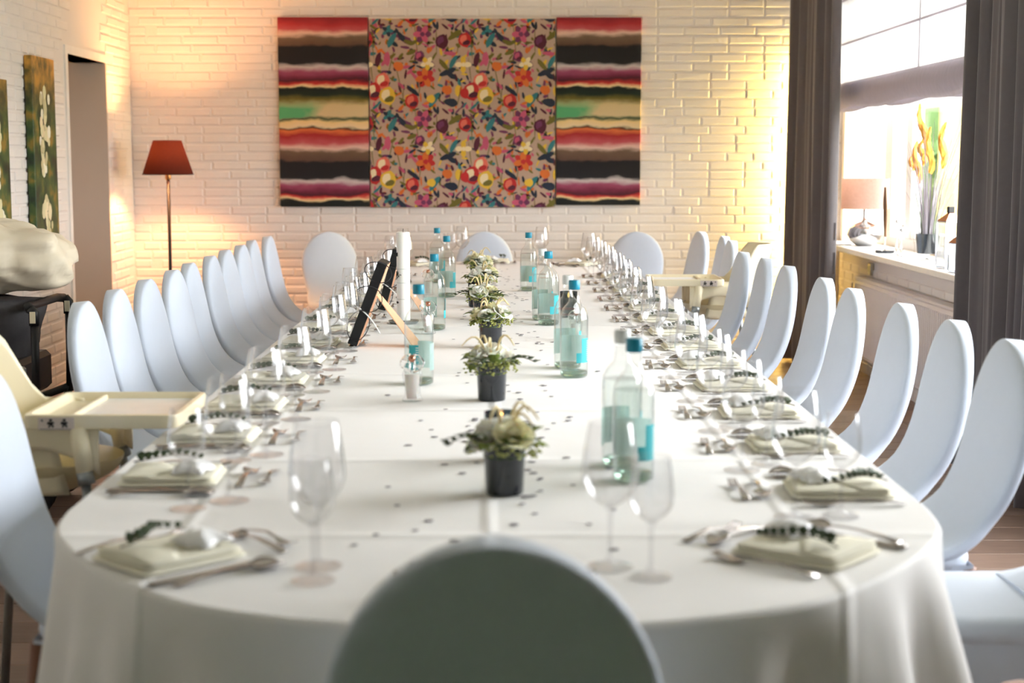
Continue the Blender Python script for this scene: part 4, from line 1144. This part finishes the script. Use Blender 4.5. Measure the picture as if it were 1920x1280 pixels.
# ------------------------------------------------------------------ highchairs
def highchair(x, y, rz, label):
    t = thing('highchair', label, 'highchair', (x, y, 0), rz, 'cream plastic highchairs')
    # local: child faces +x, tray centre above x=.18
    tr_ = put('tray', None, t)
    m = MB()
    def rr_(w, d, z, e=.12): return [(.18 + math.copysign(abs(math.cos(a)) ** e, math.cos(a)) * w, math.copysign(abs(math.sin(a)) ** e, math.sin(a)) * d, z) for a in [2 * PI * (j + .5) / 40 for j in range(40)]]
    m.rings([rr_(.172, .178, .768), rr_(.182, .187, .770), rr_(.185, .19, .796), rr_(.183, .188, .802), rr_(.172, .177, .803), rr_(.166, .171, .796), rr_(.160, .165, .782)])
    bpy.data.objects.remove(tr_)
    tr_ = m.build('tray', 'cream_plastic', t, 50)
    MB().box(.10, .112, -.165, .165, .783, .799, .003).build('tray_divider', 'cream_plastic', tr_)
    MB().box(.112, .335, -.163, .163, .783, .789, .002).build('tray_insert', 'white_plastic', tr_)
    for sg in (-1, 1):
        st = MB().box(.0, .085, -.0006, .0006, -.0165, .0135).build('warning_sticker', 'picture_paper', tr_, loc=(.035, sg * .1896, .784))
        for k in (0, 1):
            c = .03 + .032 * k; f = sg * .0009
            m2 = MB()
            def quad(pts): m2.add([(a, f, b) for a, b in pts], [tuple(range(len(pts)))])
            quad([(c - .004, .004), (c + .004, .004), (c + .003, .010), (c - .003, .010)]); quad([(c - .009, -.004), (c + .009, -.001), (c + .007, .003), (c - .008, .003)]); quad([(c - .007, -.010), (c - .003, -.011), (c + .003, -.002), (c - .003, -.002)]); quad([(c + .003, -.011), (c + .008, -.009), (c + .004, -.001), (c, -.002)])
            put('pictogram', m2.mesh('pictogram', 'ink'), st, kind='stuff')
        m2 = MB(); m2.add([(.006, sg * .0009, .004), (.013, sg * .0009, .004), (.0095, sg * .0009, .010)], [(0, 1, 2)]); put('warning_triangle', m2.mesh('warning_triangle', 'ink'), st)
        m2 = MB(); m2.add([(.004, sg * .0009, -.0150), (.080, sg * .0009, -.0150), (.080, sg * .0009, -.0138), (.004, sg * .0009, -.0138)], [(0, 1, 2, 3)]); put('printed_line', m2.mesh('printed_line', 'ink'), st)
    # bucket seat: back and low sides swept around
    def shell(u, v):
        a = PI * (u - .5) * 1.18            # around the child, 0 = straight back
        q_ = max(0, min(1, (abs(a) - .9) / .6)); hgt = .975 - .185 * q_ * q_ * (3 - 2 * q_)
        k = .165 * (.80 + .20 * v)
        px_ = -.045 - k * math.cos(a) * 1.0 + (.10 * (abs(a) / 1.85) ** 2) - .05 * v
        return (px_, .168 * math.sin(a) * (.88 + .12 * v), .60 + (hgt - .60) * v)
    m = MB().grid(28, 12, shell); m.solid(.014, Vector((1, 0, 0)))
    m.build('seat_shell', 'cream_plastic', t, True)
    rs = []
    for i in range(8):
        q = i / 7; rs.append([(.02 + .165 * math.sin(PI / 2 * (q * .93 + .07)) ** .7 * math.cos(a), .165 * math.sin(PI / 2 * (q * .93 + .07)) ** .7 * math.sin(a), .585 + .085 * q) for a in [2 * PI * j / 28 for j in range(28)]])
    MB().rings(rs).build('seat_bowl', 'cream_shade', t, 50)
    for sg in (-1, 1):
        MB().grid(14, 5, lambda u, v: (-.10 + .27 * u, sg * (.172 + .004 * math.sin(PI * v)), .775 - (.05 + .05 * abs(2 * u - 1) ** 2.2 + .02 * u) * v)).solid(.012, Vector((0, sg, 0))).build('side_panel', 'cream_plastic', t, True)
        for (xa, xb) in ((.125, .20), (-.12, -.20)):
            lg = MB().tube([(xa, sg * .17, .77), (xa + (xb - xa) * .18, sg * .178, .66)], [.024, .020], 12).build('leg_sleeve', 'cream_plastic', t, True)
            MB().tube([(xa + (xb - xa) * .16, sg * .177, .67), (xb, sg * .21, .0)], .012, 8).build('leg', 'grey_metal', t, True)
            MB().tube([(xa + (xb - xa) * .17, sg * .1775, .664), (xa + (xb - xa) * .24, sg * .181, .635)], .0205, 12).build('leg_collar', 'grey_metal', t, True)
    return t
highchair(-1.122, 3.80, 0, 'cream plastic highchair with tray at the left, pushed to the table')
highchair(1.135, 7.95, PI, 'cream plastic highchair with tray on the far right side of the table')

# ------------------------------------------------------------------ stroller and bag
SX, SY = -2.02, 6.2
t = thing('baby_stroller', 'dark grey baby stroller parked by the left wall behind the chairs', 'stroller', (SX, SY, 0))
for sg in (-1, 1):
    y0 = sg * .24
    MB().tube([(.22, y0, .44), (.225, y0, .62), (.225, y0, .77)], .016, 10).build('handle_tube', 'black_plastic', t, True)
    MB().tube([(.225, y0, .765), (.225, y0, .815), (.21, y0, .83)], .021, 10).build('handle_joint', 'black_plastic', t, True)
    MB().box(.214, .236, y0 - .023, y0 - .019, .775, .82, .001).build('handle_inlay', 'cream_plastic', t)
    MB().tube([(.22, y0, .46), (.14, y0, .22), (.02, y0, .14)], .016, 8).build('rear_strut', 'black_plastic', t, True)
    MB().tube([(.22, y0, .46), (-.05, y0, .36), (-.30, y0, .14)], .016, 8).build('front_strut', 'black_plastic', t, True)
    for (wx, wr_) in ((.16, .13), (-.30, .1)):
        w = MB().tube([(wx, y0 - .022 + .04 * 0, wr_), (wx, y0 + .022, wr_)], wr_, 24).build('wheel', 'rubber', t, 40)
        MB().tube([(wx, y0 - .026, wr_), (wx, y0 + .026, wr_)], wr_ * .5, 16).build('hub', 'grey_metal', w, 40)
    MB().tube([(.02, y0, .14), (.16, y0, .13)], .012, 8).build('axle_arm', 'black_plastic', t)
MB().tube([(.21, -.24, .83), (.19, -.2, .835), (.19, .2, .835), (.21, .24, .83)], .018, 8).build('push_bar', 'black_plastic', t, True)
def carry(u, v):
    a = 2 * PI * u; k = 1 - .25 * v ** 2
    x = -.12 + math.copysign(abs(math.cos(a)) ** .55, math.cos(a)) * .30 * k; y = math.copysign(abs(math.sin(a)) ** .6, math.sin(a)) * .21 * k
    return (x + .01 * math.sin(9 * v + 3 * a), y, .84 - .26 * v + .012 * math.sin(5 * a + 7 * v))
m = MB(); rs = [[carry(j / 40, i / 9) for j in range(40)] for i in range(10)]; m.rings(rs)
m.build('seat_fabric', 'stroller_cloth', t, True)
MB().box(.06, .16, -.21, .21, .46, .62, .02).build('seat_bracket', 'black_plastic', t)
MB().box(.145, .175, -.225, -.19, .55, .60, .008).build('side_clip', 'grey_metal', t)
MB().box(-.25, .14, -.19, .19, .24, .36, .03).build('basket', 'stroller_cloth', t)
b = thing('cream_bag', 'crumpled cream puffy blanket bag lying on top of the stroller', 'bag', (SX, SY, .875))
def puff(cx, cy, cz, rx, ry, rz, sd, ex=.7):
    m = MB(); rs = []
    for i in range(37):
        th = PI * i / 36; r = []
        for j in range(64):
            a = 2 * PI * j / 64
            d = Vector((math.copysign(abs(math.cos(a)) ** ex, math.cos(a)) * math.sin(th) ** .7, math.copysign(abs(math.sin(a)) ** ex, math.sin(a)) * math.sin(th) ** .7, -math.copysign(abs(math.cos(th)) ** .8, math.cos(th))))
            k = 1 + .22 * noise.noise(d * 1.7 + Vector((sd, 0, 0))) + .13 * abs(noise.noise(d * 3.1 + Vector((0, sd, 0)))) + .05 * abs(noise.noise(d * 7 + Vector((0, sd, 3))))
            r.append((cx + d.x * rx * k, cy + d.y * ry * k, cz + d.z * rz * k))
        rs.append(r)
    return m.rings(rs)
puff(-.02, .03, .135, .30, .22, .135, 1).build('bag_body', 'bag_cloth', b, True)
puff(-.17, -.16, .185, .24, .12, .115, 5).build('folded_flap', 'bag_cloth', b, True)

# ------------------------------------------------------------------ things on the window sill
SZ = SILL + .035
def at_sill(px, py, X): 
    q = UX(px, py, X); return q
s = UX(1620, 463, 2.42); sy_ = s.y
t = thing('table_lamp', 'silver ball table lamp with taupe drum shade on the window sill', 'lamp', (2.42, sy_, SZ))
MB().lathe([(.05, 0), (.055, .005), (.09, .03), (.118, .075), (.105, .12), (.06, .15), (.02, .165), (.012, .19), (.012, .26)], 36).build('ball_base', 'silver', t, 60)
MB().lathe([(.155, .245), (.155, .445)], 40, cap0=False, cap1=False).build('drum_shade', 'lamp_shade_taupe', t, True)
for a in (0, PI / 2, PI, 3 * PI / 2): MB().tube([(0, 0, .42), (.155 * math.cos(a), .155 * math.sin(a), .43)], .002, 5).build('shade_spoke', 'lamp_metal', t)
MB().tube([(0, 0, .25), (0, 0, .42)], .004, 6).build('shade_stem', 'lamp_metal', t)
MB().ball((0, 0, .33), (.025, .025, .035), 12, 8).build('bulb', 'white_plastic', t, True)
cb = MB().tube([(-.06, .1, .004), (-.175, .12, .003), (-.185, .12, -.03), (-.18, .14, -.12), (-.19, .16, -.22), (-.185, .15, -.45)], .0035, 6).build('power_cord', 'ink', t, True)
MB().ball((-.187, .155, -.2), (.01, .01, .03), 10, 8).build('cord_switch', 'black_plastic', cb, True)

s = UX(1659, 472, 2.36)
t = thing('feather_ornament', 'brown wooden feather on a clear rod with round black base', 'ornament', (2.36, s.y, SZ))
MB().lathe([(.001, 0), (.058, 0), (.06, .006), (.058, .018), (.001, .018)], 28).build('base', 'pot_black', t, 40)
MB().tube([(0, 0, .018), (0, 0, .12)], .004, 8).build('rod', 'solid_glass', t, True)
m = MB().grid(14, 5, lambda u, v: ((.006 * math.sin(PI * v)), .02 * (1 - u) * 0 + (2 * v - 1) * (.004 + .036 * math.sin(PI * min(1, u * .75 + .05)) ** 1.3 * (1 - .5 * max(0, u - .8) / .2)) + .03 * (u - .3), .10 + .29 * u + .012 * math.sin(14 * u) * (abs(2 * v - 1)))); m.solid(.006, Vector((1, 0, 0)))
m.build('feather', 'feather_brown', t, True)
for k, (px, py, hh) in enumerate(((1681, 474, .30), (1690, 477, .235))):
    s = UX(px, py, 2.36)
    t = thing('glass_candlestick', ('taller' if k == 0 else 'shorter') + ' clear glass candlestick beside the feather ornament', 'candlestick', (2.36 - .01 * k, s.y - .03 * k, SZ), 0, 'glass candlesticks')
    MB().lathe([(.001, 0), (.03, 0), (.03, .005), (.01, .012), (.006, .03), (.012, .045), (.006, .06), (.005, hh * .62), (.014, hh * .68), (.006, hh * .74), (.018, hh * .82)], 20).build('stem', 'solid_glass', t, 50)
    MB().lathe([(.018, hh * .82), (.026, hh * .9), (.02, hh)], 20, cap0=False, cap1=False).build('cup', 'lantern_glass', t, True)
    MB().ball((0, 0, hh * .68), .012, 10, 8).build('knob', 'silver', t, True)

s = UX(1738, 487, 2.44)
t = thing('grass_vase', 'tall ornamental grass with orange plumes in a glass vase on the sill', 'potted plant', (2.44, s.y, SZ))
MB().lathe([(.001, 0), (.04, 0), (.04, .006), (.006, .012), (.006, .03), (.035, .035), (.001, .036)], 24).build('glass_foot', 'solid_glass', t, 50)
MB().lathe([(.075, .035), (.085, .20)], 32, cap0=False, cap1=False).build('glass_vase', 'lantern_glass', t, True)
MB().lathe([(.001, .038), (.058, .038), (.068, .15), (.062, .15), (.058, .135), (.001, .13)], 28).build('inner_pot', 'pot_black', t, 40)
r3 = random.Random(4)
for i in range(54):
    a = r3.random() * 2 * PI; q = .02 + .03 * r3.random(); out = .05 + .12 * r3.random() ** 1.5; hh = .30 + .40 * r3.random()
    m = MB()
    pts = [Vector((math.cos(a) * (q + out * (k / 7) ** 1.6), math.sin(a) * (q + out * (k / 7) ** 1.6), .12 + hh * k / 7)) for k in range(8)]
    sd = Vector((-math.sin(a), math.cos(a), 0)) if i % 2 else Vector((.6, .8, 0)); w = .0065
    m.rings([[p - sd * w * (1 - k / 7.5), p + Vector((math.cos(a), math.sin(a), 0)) * .0015, p + sd * w * (1 - k / 7.5)] for k, p in enumerate(pts)], closed=False)
    m.build('blade', 'grass_green' if i % 4 == 0 else 'grass_blade', t, True)
PL = [(1722, 195, 1740, 285), (1741, 240, 1744, 325), (1770, 230, 1766, 315), (1716, 265, 1723, 345), (1711, 290, 1712, 320), (1728, 260, 1730, 310)]
for (xa, ya_, xb, yb_) in PL:
    top_, bot = UX(xa, ya_, 2.44), UX(xb, yb_, 2.44); loc = Vector((2.44, s.y, SZ)); a_, b_ = top_ - loc, bot - loc
    pts = [b_ + (a_ - b_) * (k / 9) + Vector((.012 * math.sin(k * .8), 0, 0)) for k in range(10)]
    pm = MB().tube(pts, [.004, .013, .018, .02, .02, .018, .016, .012, .008, .003], 8)
    pm.v = [tuple(Vector(v) + Vector((R() - .5, R() - .5, R() - .5)) * .012) for v in pm.v]
    pl_ = pm.build('plume', 'plume_orange', t)
    MB().tube([Vector((.0, 0, .13)), b_ * .5 + Vector((0, 0, .06)), b_], .002, 5).build('plume_stalk', 'grass_blade', t, True)
def lantern(px, py, X, w, hh, label):
    s = UX(px, py, X); t = thing('glass_lantern', label, 'lantern', (X, s.y, SZ), .2, 'glass lanterns')
    MB().box(-w, w, -w, w, 0, .012, .002).build('base', 'silver', t); MB().box(-w, w, -w, w, hh, hh + .01, .002).build('top_plate', 'silver', t)
    for sx in (-1, 1):
        for sy in (-1, 1): MB().box(sx * w - .004, sx * w + .004, sy * w - .004, sy * w + .004, .012, hh).build('corner_post', 'silver', t)
        MB().box(sx * w - .001, sx * w + .001, -w + .005, w - .005, .012, hh).build('pane', 'lantern_glass', t); MB().box(-w + .005, w - .005, sx * w - .001, sx * w + .001, .012, hh).build('pane', 'lantern_glass', t)
    m = MB(); m.add([(-w, -w, hh + .01), (w, -w, hh + .01), (w, w, hh + .01), (-w, w, hh + .01), (-.012, -.012, hh + .05), (.012, -.012, hh + .05), (.012, .012, hh + .05), (-.012, .012, hh + .05)], [(0, 1, 5, 4), (1, 2, 6, 5), (2, 3, 7, 6), (3, 0, 4, 7), (4, 5, 6, 7)])
    m.build('roof', 'copper', t)
    MB().box(-.018, .018, -.012, .012, hh + .05, hh + .085, .004).build('handle', 'lamp_metal', t)
    MB().lathe([(.001, .013), (.025, .013), (.025, .09), (.001, .09)], 18).build('candle', 'candle_wax', t, 40)
lantern(1779, 508, 2.36, .05, .24, 'taller glass lantern with metal roof on the sill beside the grass')
lantern(1800, 516, 2.33, .045, .14, 'shorter glass lantern half hidden by the right curtain')
